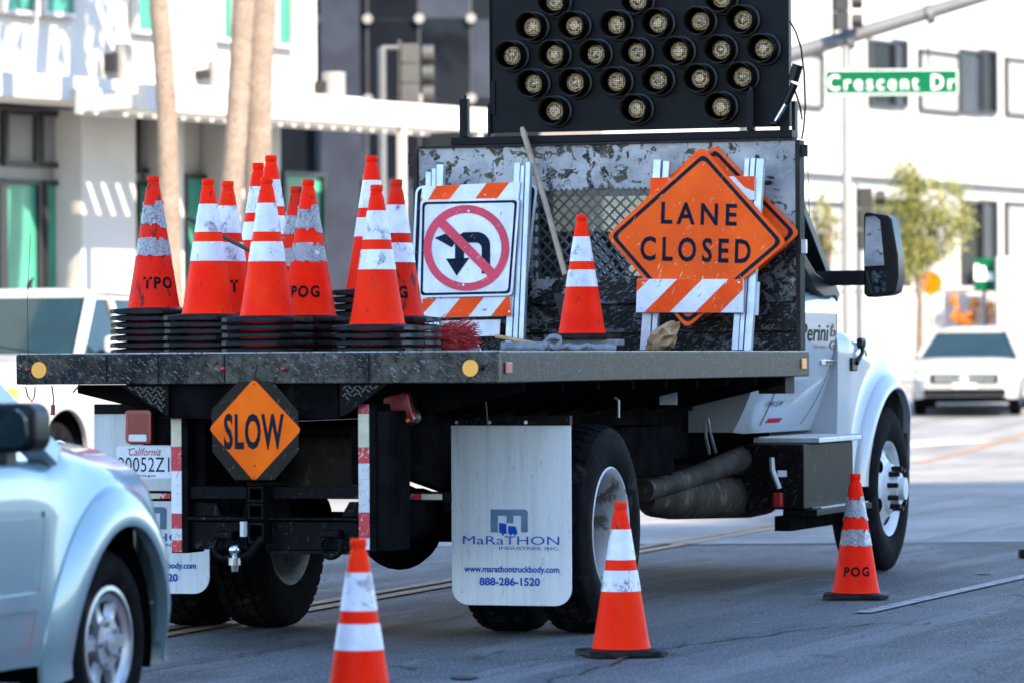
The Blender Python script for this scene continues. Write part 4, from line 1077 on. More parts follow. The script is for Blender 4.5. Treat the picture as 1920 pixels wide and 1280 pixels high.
def flap_print(par, dx):
    flap_text('MaRaTHON', 868, 1049, 1003.5, 1021, BLUEINK, 0.0, par, 0, dx)
    flap_text('INDUSTRIES, INC.', 936, 1049, 1023.5, 1031.5, GREYBLUE, 0.02, par, 0, dx)
    flap_text('www.marathontruckbody.com', 870, 1049, 1059, 1077, BLUEINK, 0.03, par, 0, dx)
    flap_text('888-286-1520', 899, 1013, 1081, 1098, BLUEINK, 0.035, par, 0, dx)
    P = lambda pts: [on(*q) for q in pts]
    b = MB(); fn = lambda a, c, t: (a + dx, YF - 0.002, c)
    b.flat(P([(920, 954), (985, 954), (990, 958), (990, 997), (977, 997), (977, 966), (963, 966), (963, 980), (950, 980), (950, 966), (934, 966), (934, 997), (920, 997)]), fn)
    b.build('flap_emblem', GREYBLUE, par)
    b = MB(); b.flat(P([(936, 979), (950, 981), (950, 1000), (936, 998)]), fn); b.flat(P([(953, 985), (967, 986), (970, 995), (970, 1000), (953, 1000)]), fn)
    for cx in (943, 958, 966): b.flat(P([(cx + 2.4 * math.cos(t), 1000.5 + 2.4 * math.sin(t)) for t in [2 * PI * i / 10 for i in range(10)]]), lambda a, c, t: (a + dx, YF - 0.0028, c))
    b.build('flap_emblem', BLUEINK, par)
flap_print(fl, 0.0)
fl2, gx0, gx1, gz0, gz1 = flap(176, 775, 393, 1113, YF)
flap_print(fl2, gx0 - fx0)
rbox('flap_hanger', BLACK, 846, 779, 1068, 796.5, YF - 0.012, YF + 0.03, 0.003)
rbox('flap_hanger', BLACK, 176, 757, 300, 775, YF - 0.012, YF + 0.03, 0.003)
for px in (858, 920, 988):
    x, z = ry(px, 791, YF); MB().cyl((x, YF - 0.018, z), (x, YF - 0.01, z), 0.009, n=8).build('hanger_bolt', GALV, truck)
def reflect_bar(px0, px1, py0, py1, y, split):
    o = rbox('underride_bar', FRAME, px0 - 4, py0 - 4, px1 + 8, py1 + 5, y, y + 0.08, 0.004)
    (x0, z1), (x1, z0) = ry(px0, py0, y), ry(px1, py1, y); xm = x0 + (x1 - x0) * abs(split)
    box('reflective_tape', REDT if split > 0 else CREAM, o, x0, xm, y - 0.004, y + 0.002, z0, z1); box('reflective_tape', CREAM if split > 0 else REDT, o, xm + 0.001, x1, y - 0.004, y + 0.002, z0, z1)
reflect_bar(733, 829, 925, 936, 0.5, 0.6)
reflect_bar(255, 320, 924, 934, 0.42, -0.7)
# hanging wires, chain
for pts in ([(905, 718), (909, 740), (912, 765), (914, 796)], [(97, 722), (99, 735), (101, 750), (98, 766)], [(48, 724), (52, 742), (60, 752), (65, 742), (66, 724)], [(150, 721), (143, 728), (137, 735)]):
    v = [(ry(*q, 0.08 if pts[0][0] < 900 else 0.6)[0], 0.08 if pts[0][0] < 900 else 0.6, ry(*q, 0.08 if pts[0][0] < 900 else 0.6)[1]) for q in pts]
    MB().tube(v, 0.004, 5).build('dangling_wire', LUG, truck, 60)
x, z = ry(99, 766, 0.08); MB().cyl((x, 0.08, z - 0.03), (x, 0.08, z + 0.02), 0.012, n=8).build('wire_plug', REDL, truck)
x0, z0 = ry(53, 690, -0.012); x1, z1 = ry(57, 440, -0.012); MB().tube([(x0, -0.014, z0), ((x0 + x1) / 2 - 0.006, -0.02, (z0 + z1) / 2), (x1, -0.012, z1)], [0.0022, 0.0018, 0.0012], 5).build('whip_rod', LUG, truck)
# axle and rear wheels
MB().cyl((-0.6, 1.82, 0.52), (0.6, 1.82, 0.52), 0.075, n=16).build('rear_axle', FRAME, truck, 40)
MB().lathe([(0.0, -0.2), (0.12, -0.18), (0.2, -0.08), (0.22, 0.0), (0.2, 0.1), (0.1, 0.22), (0.06, 0.34)], 24, Matrix.Translation((0.05, 1.82, 0.52)) @ Matrix.Rotation(-PI / 2, 4, 'X')).build('differential', FRAME, truck, 50)
MB().cyl((0.05, 2.1, 0.55), (0.0, 6.3, 0.8), 0.05, n=12).build('drive_shaft', FRAME, truck, 40)
for s in (-1, 1): MB().prism([(0.9, 0.8), (1.82, 0.66), (2.8, 0.8), (2.8, 0.86), (1.82, 0.74), (0.9, 0.86)], lambda a, c, t, s=s: (s * 0.42 + t, a, c), -0.035, 0.035).build('leaf_spring', FRAME, truck)
for s in (-1, 1): MB().cyl((s * 0.3, 0.9, 0.6), (s * 0.3, 1.45, 0.6), 0.13, n=20).build('air_tank', FRAME, truck, 40)
RT = tyre_mesh(0.512, 0.285, 0.29, 'tyre', 46)
def big_wheel(x, y, z, side, me, rimprof, rimmat, name='rear_wheel'):
    wh = link(bpy.data.objects.new(name, None), truck); wh.location = (x, y, z)
    wh.rotation_euler = (rnd.uniform(0, 6), 0, 0) if side > 0 else (rnd.uniform(0, 6), 0, PI)
    place('tyre', me, RUBBER, wh, 50)
    MB().lathe(rimprof, 48, XAX).build('rim', rimmat, wh, 40)
    return wh
dish = [(0.0, -0.06), (0.1, -0.06), (0.105, -0.02), (0.16, -0.02), (0.17, -0.07), (0.235, -0.075), (0.25, -0.02), (0.262, 0.09), (0.285, 0.118), (0.302, 0.128), (0.305, 0.118), (0.296, 0.1)]
for s in (-1, 1):
    big_wheel(s * 1.055, 1.82, 0.52, s, RT, dish, RIMDIRTY); big_wheel(s * 0.665, 1.82, 0.52, -s, RT, dish, RIMDIRTY)
bright = MB().lathe([(0.29, 0.118), (0.302, 0.131), (0.309, 0.125)], 48, Matrix.Translation((1.055, 1.82, 0.52)) @ XAX).build('rim_lip', RIM, truck, 60)
# front wheels
FT = tyre_mesh(0.525, 0.29, 0.29, 'tyre', 0)
cvx = [(0.0, 0.2), (0.1, 0.2), (0.105, 0.15), (0.155, 0.145), (0.165, 0.12), (0.25, 0.075), (0.264, 0.07), (0.285, 0.115), (0.302, 0.128), (0.305, 0.118)]
for s in (-1, 1):
    wh = big_wheel(s * 0.965, 7.98, 0.53, s, FT, cvx, RIM, 'front_wheel')
    for k in range(10):
        a = 2 * PI * k / 10; MB().cyl((0.14, 0.128 * math.cos(a), 0.128 * math.sin(a)), (0.215, 0.128 * math.cos(a), 0.128 * math.sin(a)), 0.0175, 0.015, 8).build('lug_cover', LUG, wh, 40)
    for k in range(5):
        a = 2 * PI * (k + 0.3) / 5; m_ = Matrix.Rotation(a, 4, 'X') @ Matrix.Translation((0.098, 0, 0.208)) @ Matrix.Rotation(R(62), 4, 'Y')
        MB().add([m_ @ Vector((0.034 * math.sin(t), 0.05 * math.cos(t), 0.005)) for t in [2 * PI * i / 18 for i in range(18)]], [tuple(range(18))]).build('hand_hole', FRAME, wh)
    MB().cyl((0.16, 0, 0), (0.235, 0, 0), 0.075, 0.07, 24).build('hub_cap', RIM, wh, 40)
MB().cyl((-0.85, 7.98, 0.5), (0.85, 7.98, 0.5), 0.06, n=12).build('front_axle', FRAME, truck, 40)
# cab
CK = [(5.62, 0.93, 1.62, 1.8, 0.93, 4.5, 0.2), (5.75, 0.92, 1.62, 1.8, 0.975, 5, 0.22), (6.4, 0.92, 1.62, 1.8, 0.985, 5, 0.2), (7.12, 0.92, 1.62, 1.8, 0.98, 5, 0.16)]
cab = loft(CK, [], 0.06).build('cab_body', WHITE, truck, 50)
door = patch(CK, [], 5.98, 7.07, 0.97, 1.6, 0.008, 1, 30, 18, lambda u, v: (5.98 + 0.14 * (1 - v) ** 2 * 0 + (7.07 - 0.3 * (1 - v) ** 2.2 - 5.98) * u, 0.965 + (1.635 - 0.965) * v)).build('door', WHITE, truck, 50)
patch(CK, [], 5.98, 7.07, 0.97, 1.6, 0.008, -1).build('door', WHITE, truck, 50)
MB().tube([(body_x(CK, [], 7.078 - 0.3 * (1 - v / 12) ** 2.2, 0.965 + 0.67 * v / 12) + 0.004, 7.078 - 0.3 * (1 - v / 12) ** 2.2, 0.965 + 0.67 * v / 12) for v in range(13)], 0.006, 6).build('door_seam', LUG, door, 60)
patch(CK, [], 6.15, 6.95, 1.2, 1.24, 0.011, 1, 20, 4).build('door_crease', WHITE, door, 60)
HK = [(7.1, 1.0, 1.45, 1.78, 0.84, 3.5, 0.0), (7.5, 1.0, 1.42, 1.68, 0.8, 3.2, 0.0), (8.2, 1.0, 1.36, 1.6, 0.74, 3, 0.0), (8.75, 0.95, 1.25, 1.52, 0.68, 3, 0.0), (8.95, 0.95, 1.15, 1.4, 0.62, 2.6, 0.0)]
loft(HK, [], 0.06).build('hood', WHITE, truck, 60)
FKk = [(7.085, 0.62, 1.42, 1.6, 0.99, 3, 0.02), (7.25, 0.62, 1.4, 1.58, 1.03, 3, 0.02), (7.6, 0.72, 1.34, 1.54, 1.05, 2.6, 0.0), (8.0, 0.8, 1.3, 1.5, 1.065, 2.4, 0.0), (8.4, 0.85, 1.24, 1.45, 1.04, 2.3, 0.0), (8.65, 0.88, 1.14, 1.36, 0.97, 2.2, 0.0), (8.8, 0.9, 1.05, 1.25, 0.86, 2.2, 0.0)]
FA = [(7.98, 0.54, 0.63, 0.075, 0.1)]
fb = loft(FKk, FA, 0.03, 24, 12, False, 0.55)
fender = fb.build('fender', WHITE, truck, 55)
mb = MB(); mb.add([(-x, y, z) for x, y, z in fb.v], [tuple(reversed(f)) for f in fb.f]); mb.build('fender', WHITE, truck, 55)
arch_flare(FKk, FA, 0, 0.1, 0.02, 1, WHITE, fender, 8, 178)
box('wheel_well', FRAME, truck, -0.78, 0.78, 7.15, 8.75, 0.7, 1.18)
box('bumper', LUG, truck, -0.95, 0.95, 8.98, 9.15, 0.5, 0.84, 0.04)
box('grille', CHROME, truck, -0.55, 0.55, 8.96, 9.0, 0.9, 1.32, 0.03)
greenhouse(truck, 5.72, 5.8, 7.2, 6.7, 1.72, 2.42, 0.93, 0.8, WHITE, 0.09, True, None, LUG)
# black sail at the foot of the A-pillar, mirror arm and mirror
MB().prism([T.rx(*q, 0.98) for q in ((1506, 470), (1516, 490), (1530, 513), (1549, 527), (1566, 530), (1566, 556), (1545, 558), (1528, 545), (1506, 500))], lambda a, c, t: (t, a, c), 0.93, 0.985).build('mirror_sail', LUG, truck, None, 0.01)
MY = 6.95
def mrx(px, py, y=MY): return ry(px, py, y)
(x0, z1), (x1, z0) = mrx(1545, 508), mrx(1622, 535)
arm = box('mirror_arm', LUG, truck, x0 - 0.05, x1, MY - 0.02, MY + 0.1, z0, z1, 0.012)
hp = [mrx(*q) for q in ((1620, 402), (1626, 398), (1665, 404), (1673, 412), (1685, 480), (1686, 520), (1680, 548), (1668, 554), (1628, 558), (1621, 552))]
mh = MB().prism(hp, lambda a, c, t: (a, t, c), MY - 0.02, MY + 0.16).build('mirror_housing', LUG, truck, None, 0.012)
MB().prism([mrx(*q, MY - 0.02) for q in ((1623, 407), (1640, 405), (1650, 412), (1661, 498), (1623, 500))], lambda a, c, t: (a, t - 0.035 + 0.12 * (c - 1.9), c), MY - 0.025, MY - 0.018).build('mirror_glass', MIRRORG, mh)
MB().prism([mrx(*q, MY - 0.02) for q in ((1623, 508), (1661, 507), (1661, 545), (1655, 549), (1624, 552))], lambda a, c, t: (a, t, c), MY - 0.025, MY - 0.018).build('mirror_glass', MIRRORG, mh)
# hood latch, marker, badges, lettering
def side_at(px, py, x): return T.rx(px, py, x)
def fx(y, z):
    zb, zs, zt, w, n, tk = lerp_keys(FKk, y); return w + FA[0][3] * math.exp(-(max(math.hypot(y - 7.98, z - 0.54) - 0.63, 0) / 0.1) ** 2)
y0, z0 = side_at(1615, 642, 1.04); y1, z1 = side_at(1601, 680, 1.03)
la = box('hood_latch', LUG, truck, 1.02, 1.06, y0 - 0.06, y0 + 0.06, z0 - 0.035, z0 + 0.03, 0.015)
MB().tube([(1.05, y0, z0), (1.065, (y0 + y1) / 2, (z0 + z1) / 2), (1.045, y1, z1)], [0.018, 0.012, 0.018], 8).build('latch_strap', LUG, la, 60)
box('latch_foot', LUG, la, 1.0, 1.045, y1 - 0.09, y1 + 0.05, z1 - 0.05, z1 + 0.035, 0.012)
y0, z0 = side_at(1637, 662, 1.09); MB().lathe([(0.025, 0), (0.02, 0.012), (0, 0.016)], 14, Matrix.Translation((fx(y0, z0) - 0.012, y0, z0)) @ XAX).build('side_marker', AMBER, fender, 60)
def dx_(y, z):
    zb, zs, zt, w, n, tk = lerp_keys(CK, y); t = max(0, min(1, (z - zb) / (zs - zb))); return w - tk * (1 - t) ** 2 + 0.0105
def door_text(s, px0, px1, py0, py1, m, bold=0.0, shear=0.0, name='door_lettering', wd=None):
    (ya, za), (yb, zb_) = side_at(px0, py0, 0.98), side_at(px1, py1, 0.98); yc, zc = (ya + yb) / 2, (za + zb_) / 2
    lettering(name, s, za - zb_, abs(yb - ya), m, door, lambda a, c: (dx_(yc + a, zc + c), yc + a, zc + c), bold, shear)
door_text('Tutor Perini', 1435, 1551, 605, 640, INKGREEN, 0.012)
door_text('a joint venture', 1525, 1549, 646, 655, INKBROWN)
door_text('b', 1555, 1566, 612, 632, INKBROWN, 0.02); door_text('G', 1555, 1567, 638, 655, INKBROWN, 0.02)
(ya, za), (yb, zb2) = side_at(1545, 674, 0.985), side_at(1573, 683, 0.985)
box('door_badge', CHROME, door, dx_(ya, za) - 0.004, dx_(ya, za) + 0.008, ya, yb, zb2, za, 0.004); box('door_badge', LUG, door, dx_(ya, za) + 0.004, dx_(ya, za) + 0.012, ya + (yb - ya) * 0.28, yb - 0.01, zb2 + 0.006, za - 0.006)
(ya, za), (yb, zb2) = side_at(1557, 609, 0.985), side_at(1563, 615, 0.985); MB().add([(dx_(ya, za), ya, zb2), (dx_(ya, za), yb, zb2), (dx_(ya, za), (ya + yb) / 2, za + 0.01)], [(0, 1, 2)]).build('door_emblem', INKBROWN, door)
door_text('CA 521515', 1477, 1509, 720, 733, INK, 0.0)
door_text('GVWR 25,999', 1472, 1499, 752, 762, INK)
(ya, za), (yb, zb2) = side_at(1461, 784, 0.9), side_at(1486, 791, 0.9)
MB().add([(dx_(y_, z_) + 0.0, y_, z_) for y_, z_ in ((ya, zb2), (yb - 0.03, zb2), (yb, za), (ya + 0.03, za))], [(0, 1, 2, 3)]).build('door_sticker', INKRED, door)
x_, z_ = 0, 0
MB().cyl((0.85, 7.0, 1.75), (0.84, 6.95, 2.62), 0.004, 0.002, 6).build('antenna', LUG, truck)
# step box and fuel tank
sb = box('step_box', BLACK, truck, 0.72, 1.09, 5.88, 7.06, 0.47, 0.855, 0.01)
box('step_tread', GALV, sb, 0.72, 1.13, 6.1, 7.12, 0.858, 0.89, 0.006)
b = MB()
for i in range(22):
    for j in range(7): b.bar((0.75 + j * 0.055 + 0.02 * (i % 2), 6.13 + i * 0.045, 0.893), (0.775 + j * 0.055 + 0.02 * (i % 2), 6.14 + i * 0.045, 0.893), 0.008, 0.006)
b.build('tread_pattern', GALV, sb)['kind'] = 'stuff'
box('lower_step', BLACK, sb, 0.95, 1.16, 5.92, 7.25, 0.43, 0.468, 0.006); box('step_grip', GALV, sb, 0.98, 1.14, 6.1, 7.24, 0.47, 0.476)
box('skirt', FRAME, sb, 0.9, 1.0, 5.92, 6.9, 0.34, 0.428)
(x0, z0), (x1, z1) = ry(1447, 858, 5.86), ry(1462, 915, 5.86)
MB().tube([(x0, 5.86, z0), (x0 + 0.01, 5.84, (z0 * 0.6 + z1 * 0.4)), (x1, 5.85, z1)], 0.017, 8).build('hose', GALV, sb, 60)
x1, z1 = ry(1460, 938, 5.86); box('hose_fitting', REDL, sb, x1 - 0.03, x1 + 0.03, 5.82, 5.878, z1 - 0.04, z1 + 0.05, 0.012)
(x0, z1), (x1, z0) = ry(1458, 881, 5.875), ry(1475, 893, 5.875); box('warning_label', PLATEW, sb, x0, x1, 5.874, 5.879, z0, z1)
# muffler and exhaust
def sx(px, py, x): y, z = T.rx(px, py, x); return (x, y, z)
MB().tube([sx(1212, 938, .62), sx(1225, 935, .62), sx(1260, 932, .62), sx(1330, 930, .62), sx(1400, 930, .62), sx(1432, 930, .62), sx(1440, 930, .62)], [0.05, 0.1, 0.125, 0.13, 0.13, 0.11, 0.05], 20).build('muffler', DUSTY, truck, 60)
MB().tube([sx(1205, 918, .7), sx(1235, 912, .7), sx(1290, 897, .7), sx(1345, 876, .7), sx(1395, 858, .7), sx(1440, 850, .7)], [0.065, 0.062, 0.06, 0.065, 0.078, 0.078], 16).build('exhaust_pipe', DUSTY, truck, 60)
box('battery_box', FRAME, truck, 0.5, 0.8, 3.2, 4.2, 0.72, 1.0, 0.02)
(x0, z1), (x1, z0) = ry(1237, 722, 4.0), ry(1270, 758, 4.0)
MB().prism([(x0, z0), (x1, z0), (x1, z1), (x0 + 0.05, z1), (x0, z0 + 0.05)], lambda a, c, t: (a, 4.0 + t, c), -0.003, 0).build('data_label', PLATEW, truck)
for px, py in ((1160, 760),): 
    MB().tube([(ry(px, 745, 2.6)[0] - 0.02, 2.6, ry(px, 745, 2.6)[1]), (ry(px, 750, 2.6)[0], 2.6, ry(px, 750, 2.6)[1]), (ry(px, 782, 2.6)[0], 2.6, ry(px, 782, 2.6)[1])], 0.008, 6).build('hook_rod', GALV, truck)
for px0, py0, px1, py1 in ((1322, 790, 1330, 850), (1328, 782, 1342, 848)): 
    MB().tube([sx(px0, py0, .6), sx((px0 + px1) / 2 - 2, (py0 + py1) / 2, .62), sx(px1, py1, .6)], 0.009, 6).build('brake_hose', GALV, truck, 60)
MESHM = plain('worn_mesh_steel', (0.045, 0.047, 0.05), 0.45, 0.2, 0.6, 6)
# headboard
YH = 5.46
hb = MB().ring([(-1.165, 1.402), (1.165, 1.402), (1.165, 2.625), (-1.165, 2.625)], [(-0.43, 1.85), (0.43, 1.85), (0.43, 2.36), (-0.43, 2.36)], lambda a, c, t: (a, t, c), YH, YH + 0.05).build('headboard', HEADB, truck)
for z, h in ((1.70, 0.03), (1.53, 0.026)): box('headboard_rib', HEADB, hb, -1.16, 1.16, YH - 0.035, YH - 0.001, z - h / 2, z + h / 2, 0.006)
EDGE = plain('rusty_edge_steel', (0.03, 0.025, 0.022), 0.6, 0, 0.3, 12, dirt=((0.08, 0.065, 0.052), 0.6, 12), spec=0.1)
for s in (-1, 1):
    box('headboard_edge', EDGE, hb, min(s * 1.167, s * 1.195), max(s * 1.167, s * 1.195), YH - 0.02, YH + 0.09, 1.402, 2.628, 0.004)
    box('edge_tab', EDGE, hb, min(s * 1.196, s * 1.235), max(s * 1.196, s * 1.235), YH, YH + 0.02, 2.53, 2.6)
    box('edge_tab', GALV, hb, min(s * 1.196, s * 1.225), max(s * 1.196, s * 1.225), YH, YH + 0.03, 1.97, 2.05)
box('top_angle', EDGE, hb, -1.16, 1.16, YH - 0.02, YH + 0.06, 2.627, 2.64)
b = MB(); st = 0.07; x0, x1, z0, z1 = -0.44, 0.44, 1.84, 2.37
c = x0 - (z1 - z0)
while c < x1:
    for sgn in (1, -1):
        pts = clip([(c, z0 if sgn > 0 else z1), (c + 0.0001, z0 if sgn > 0 else z1), (c + (z1 - z0) + 0.0001, z1 if sgn > 0 else z0), (c + (z1 - z0), z1 if sgn > 0 else z0)], x0, x1, z0, z1)
        if len(pts) >= 2:
            lo = min(pts); hi = max(pts); b.bar((lo[0], YH - 0.006 + 0.003 * sgn, lo[1]), (hi[0], YH - 0.006 + 0.003 * sgn, hi[1]), 0.012, 0.006, (0, 1, 0))
    c += st
b.build('window_mesh', MESHM, hb)['kind'] = 'stuff'
box('support_foot', EDGE, truck, 0.98, 1.14, 5.3, 5.5, 1.16, 1.258)
# arrow board
YB = 5.56
(bx0, bz0), (bx1, _) = ry(921, 250, YB), ry(1480, 241, YB)
ab = box('arrow_board', BOARD, truck, bx0, bx1, YB, YB + 0.06, bz0, bz0 + 0.93, 0.004)
for x in (bx0, bx1): box('board_edge', BOARD, ab, x - 0.004, x + 0.004, YB - 0.014, YB - 0.001, bz0, bz0 + 0.93)
box('mount_beam', BOARD, truck, ry(847, 260, YH)[0], 1.15, YH - 0.02, YH + 0.12, 2.642, 2.688, 0.004)
for px0, px1, py in ((862, 877, 186), (1400, 1413, 170)):
    xa, zt_ = ry(px0, py, YH); xb, _ = ry(px1, py, YH); box('mount_post', BOARD, truck, xa, xb, YH - 0.01, YH + 0.04, 2.69, zt_, 0.003)
    MB().cyl(((xa + xb) / 2, YH + 0.015, zt_), ((xa + xb) / 2, YH + 0.015, zt_ + 0.022), 0.013, n=10).build('post_pin', LUG, truck)
rbox('mount_post', BOARD, 914, 195, 920, 256, YB - 0.02, YB + 0.04)
rbox('mount_post', BOARD, 1484, 190, 1491, 250, YB, YB + 0.06); rbox('mount_post', BOARD, 1462, 230, 1478, 250, YB - 0.04, YB - 0.01)
rbox('hinge_strip', BOARD, 920, 152, 928, 215, YB - 0.012, YB - 0.002)
lens_m = NT('bead_lens')
d_ = lens_m.cell(90, 'F1'); lens_m.n['Voronoi Texture'].inputs['Randomness'].default_value = 0.35; lens_m.base(lens_m.mix(lens_m.ramp(d_, 0.38, 0.6), (0.85, 0.6, 0.33), (0.07, 0.045, 0.025))); lens_m.bump(d_, 0.5, 0.004); LENS = lens_m.done(0.25, 0.0, 0.3)
YX = Matrix.Rotation(PI / 2, 4, 'X')
hood_me = MB(); V = []; n = 36; ro, ri = 0.082, 0.078
for r_ in (ro, ri):
    for t_ in (0, 1):
        for k in range(n):
            a = 2 * PI * k / n; L = 0.125 + 0.022 * math.sin(a); V.append((r_ * math.cos(a), -L * t_, r_ * math.sin(a)))
fs = []
for k in range(n):
    j = (k + 1) % n; fs += [(k, j, n + j, n + k), (2 * n + j, 2 * n + k, 3 * n + k, 3 * n + j), (n + k, n + j, 3 * n + j, 3 * n + k)]
hood_me.add(V, fs); hood_me.lathe([(0.082, 0.002), (0.097, 0.004), (0.1, -0.004), (0.096, -0.012), (0.083, -0.014)], 36, YX @ Matrix.Scale(-1, 4, (0, 0, 1)))
hood_me.lathe([(0.0, 0.03), (0.05, 0.03), (0.056, 0.042), (0.06, 0.03), (0.08, 0.02)], 30, YX)
for a in (40, 140, 320): hood_me.cyl((0.09 * math.cos(R(a)), -0.022, 0.09 * math.sin(R(a))), (0.09 * math.cos(R(a)), -0.01, 0.09 * math.sin(R(a))), 0.0035, n=6)
hood_me = hood_me.mesh('lamp_hood'); lens_me = MB().lathe([(0.0, 0.062), (0.025, 0.058), (0.045, 0.048), (0.056, 0.034)], 30, YX).mesh('lamp_lens')
LAMPS = [(1037, 3), (1193, 1), (1350, -3), (995, 50), (1074, 48), (1153, 46), (1231, 43), (1310, 40), (1390, 37), (957, 104), (1037, 102), (1114, 101), (1191, 98), (1270, 96), (1349, 93), (1429, 91),
         (997, 157), (1075, 155), (1153, 153), (1231, 150), (1310, 147), (1389, 144), (1037, 208), (1191, 204), (1349, 200)]
for px, py in LAMPS:
    x, z = ry(px, py, YB - 0.08)
    o = place('lamp_hood', hood_me, HOOD, ab, 40); o.location = (x, YB - 0.004, z)
    o2 = place('lamp_lens', lens_me, LENS, ab, 60); o2.location = (x, YB - 0.004, z)
# tilt actuator and cables
P = lambda px, py, y: (ry(px, py, y)[0], y, ry(px, py, y)[1])
MB().cyl(P(1487, 152, YB - 0.09), P(1496, 122, YB - 0.09), 0.032, n=18).build('actuator_motor', LUG, truck, 40)
act = MB().cyl(P(1490, 158, YB - 0.07), P(1473, 196, YB - 0.07), 0.022, n=16).build('actuator', LUG, truck, 40)
MB().cyl(P(1473, 196, YB - 0.07), P(1452, 232, YB - 0.07), 0.014, n=14).build('actuator_rod', CHROME, act, 40)
MB().cyl(P(1446, 232, YB - 0.07), P(1458, 232, YB - 0.07), 0.02, n=12).build('pivot', LUG, act, 40)
for pts in ([(1481, 40), (1492, 60), (1502, 90), (1508, 140), (1510, 200), (1507, 240), (1503, 262)], [(1486, 160), (1494, 180), (1500, 200), (1504, 225)]):
    MB().tube([P(*q, YB - 0.02) for q in pts], 0.006, 6).build('cable', LUG, truck, 60)
# ------------------------------------------------------------------ traffic cones
CH = 0.705
def cone_r(z): return 0.133 + (0.036 - 0.133) * (z - 0.035) / (0.64 - 0.035)
bs = []
hw = 0.185; c_ = 0.05
oct_ = [(-hw + c_, -hw), (-0.06, -hw), (-0.05, -hw + 0.008), (0.05, -hw + 0.008), (0.06, -hw), (hw - c_, -hw), (hw, -hw + c_), (hw, -0.06), (hw - 0.008, -0.05), (hw - 0.008, 0.05), (hw, 0.06), (hw, hw - c_), (hw - c_, hw), (0.06, hw), (0.05, hw - 0.008), (-0.05, hw - 0.008), (-0.06, hw), (-hw + c_, hw), (-hw, hw - c_), (-hw, 0.06), (-hw + 0.008, 0.05), (-hw + 0.008, -0.05), (-hw, -0.06), (-hw, -hw + c_)]
inner = [(0.14 * math.cos(math.atan2(y, x)), 0.14 * math.sin(math.atan2(y, x))) for x, y in oct_]
b = MB(); n_ = len(oct_)
lay = [(1.0, 0.004), (1.0, 0.02), (0.97, 0.026)]
V = [(x * s_, y * s_, z) for s_, z in lay for x, y in oct_] + [(x, y, 0.034) for x, y in inner] + [(x, y, 0.004) for x, y in inner]
fs = []
for r_ in range(3):
    for k in range(n_): fs.append((r_ * n_ + k, r_ * n_ + (k + 1) % n_, (r_ + 1) * n_ + (k + 1) % n_, (r_ + 1) * n_ + k))
for k in range(n_): fs.append((k, 4 * n_ + k, 4 * n_ + (k + 1) % n_, (k + 1) % n_))
b.add(V, fs)
for x, y in ((-0.12, -0.12), (0.12, -0.12), (0.12, 0.12), (-0.12, 0.12)): b.cyl((x, y, 0), (x, y, 0.005), 0.03, n=10)
BASE_ME = b.mesh('base')
prof = [(0.146, 0.03), (0.137, 0.034), (0.133, 0.042)] + [(cone_r(z), z) for z in (0.1, 0.2, 0.3, 0.4, 0.5, 0.58, 0.635)] + [(0.0345, 0.645), (0.031, 0.655), (0.0275, 0.662), (0.027, 0.672), (0.0305, 0.678), (0.0305, 0.7), (0.028, CH), (0.0, CH)]
BODY_ME = MB().lathe(prof, 40).mesh('body')
def band_mesh(z0, z1, ragged=0.0, seed=0):
    r = random.Random(seed); b = MB(); n = 72; rows = []
    def walk():
        v = -0.3; o = []
        for _ in range(n):
            v += r.gauss(0, 0.35); v = max(-1.2, min(1.2, v * 0.92)); o.append(v + r.uniform(-0.12, 0.12))
        return o
    W1, W2 = walk(), walk()
    for j in range(7):
        t = j / 6
        for k in range(n):
            z = z0 + (z1 - z0) * t
            if ragged and j == 6: z -= ragged * max(0, W1[k])
            if ragged and j == 0: z += ragged * max(0, W2[k]) * 0.5
            rr = cone_r(z) + 0.0016 + (ragged * 0.12 * max(0, r.uniform(-0.6, 1)) if ragged and j in (0, 6) else 0); b_ = 2 * PI * k / n
            rows.append((rr * math.cos(b_), rr * math.sin(b_), z))
    b.add(rows, [(j * n + k, j * n + (k + 1) % n, (j + 1) * n + (k + 1) % n, (j + 1) * n + k) for j in range(6) for k in range(n)])
    return b.mesh('reflective_band')
BANDS = [band_mesh(0.44, 0.58), band_mesh(0.296, 0.392)]
BANDS_R = [band_mesh(0.44, 0.58, 0.05, 3), band_mesh(0.296, 0.392, 0.03, 5)]
for me in (BASE_ME, BODY_ME, *BANDS, *BANDS_R):
    for p in me.polygons: p.use_smooth = True
    me.set_sharp_from_angle(angle=R(40))
def child(name, me, m, par):
    o = link(bpy.data.objects.new(name, me), par)
    if not me.materials: me.materials.append(None)
    o.material_slots[0].link = 'OBJECT'; o.material_slots[0].material = m
    return o
def stencil(par, s, ang, z, h, w, m=STENCIL):
    v, f = text_poly(s, h, w, 0.04, 0, 1.25)
    pts = []
    for a, c in v:
        rr = cone_r(z + c) + 0.0018; th = ang + a / cone_r(z); pts.append((rr * math.sin(th), -rr * math.cos(th), z + c))
    me = bpy.data.meshes.new('stencil_lettering'); me.from_pydata(pts, [], f); me.update(); place('stencil_lettering', me, m, par)
def cone(loc, label, group=None, worn=False, dirty=False, rz=0.0, full=True, lean=(0, 0), text=None, bandm=None):
    e = empty('traffic_cone', loc, 0, label, 'traffic cone', group, (lean[0], lean[1], rz))
    child('base', BASE_ME, RUBBASE, e); child('body', BODY_ME, CONED if dirty else CONE, e)
    if full:
        for me in (BANDS_R if worn else BANDS): child('reflective_band', me, bandm or (BANDW if worn else BAND), e)
    if text: stencil(e, *text)
    return e
ORD = ['topmost', 'second', 'third', 'fourth', 'fifth', 'sixth', 'seventh', 'eighth', 'ninth', 'tenth', 'eleventh']
ZD = 1.401
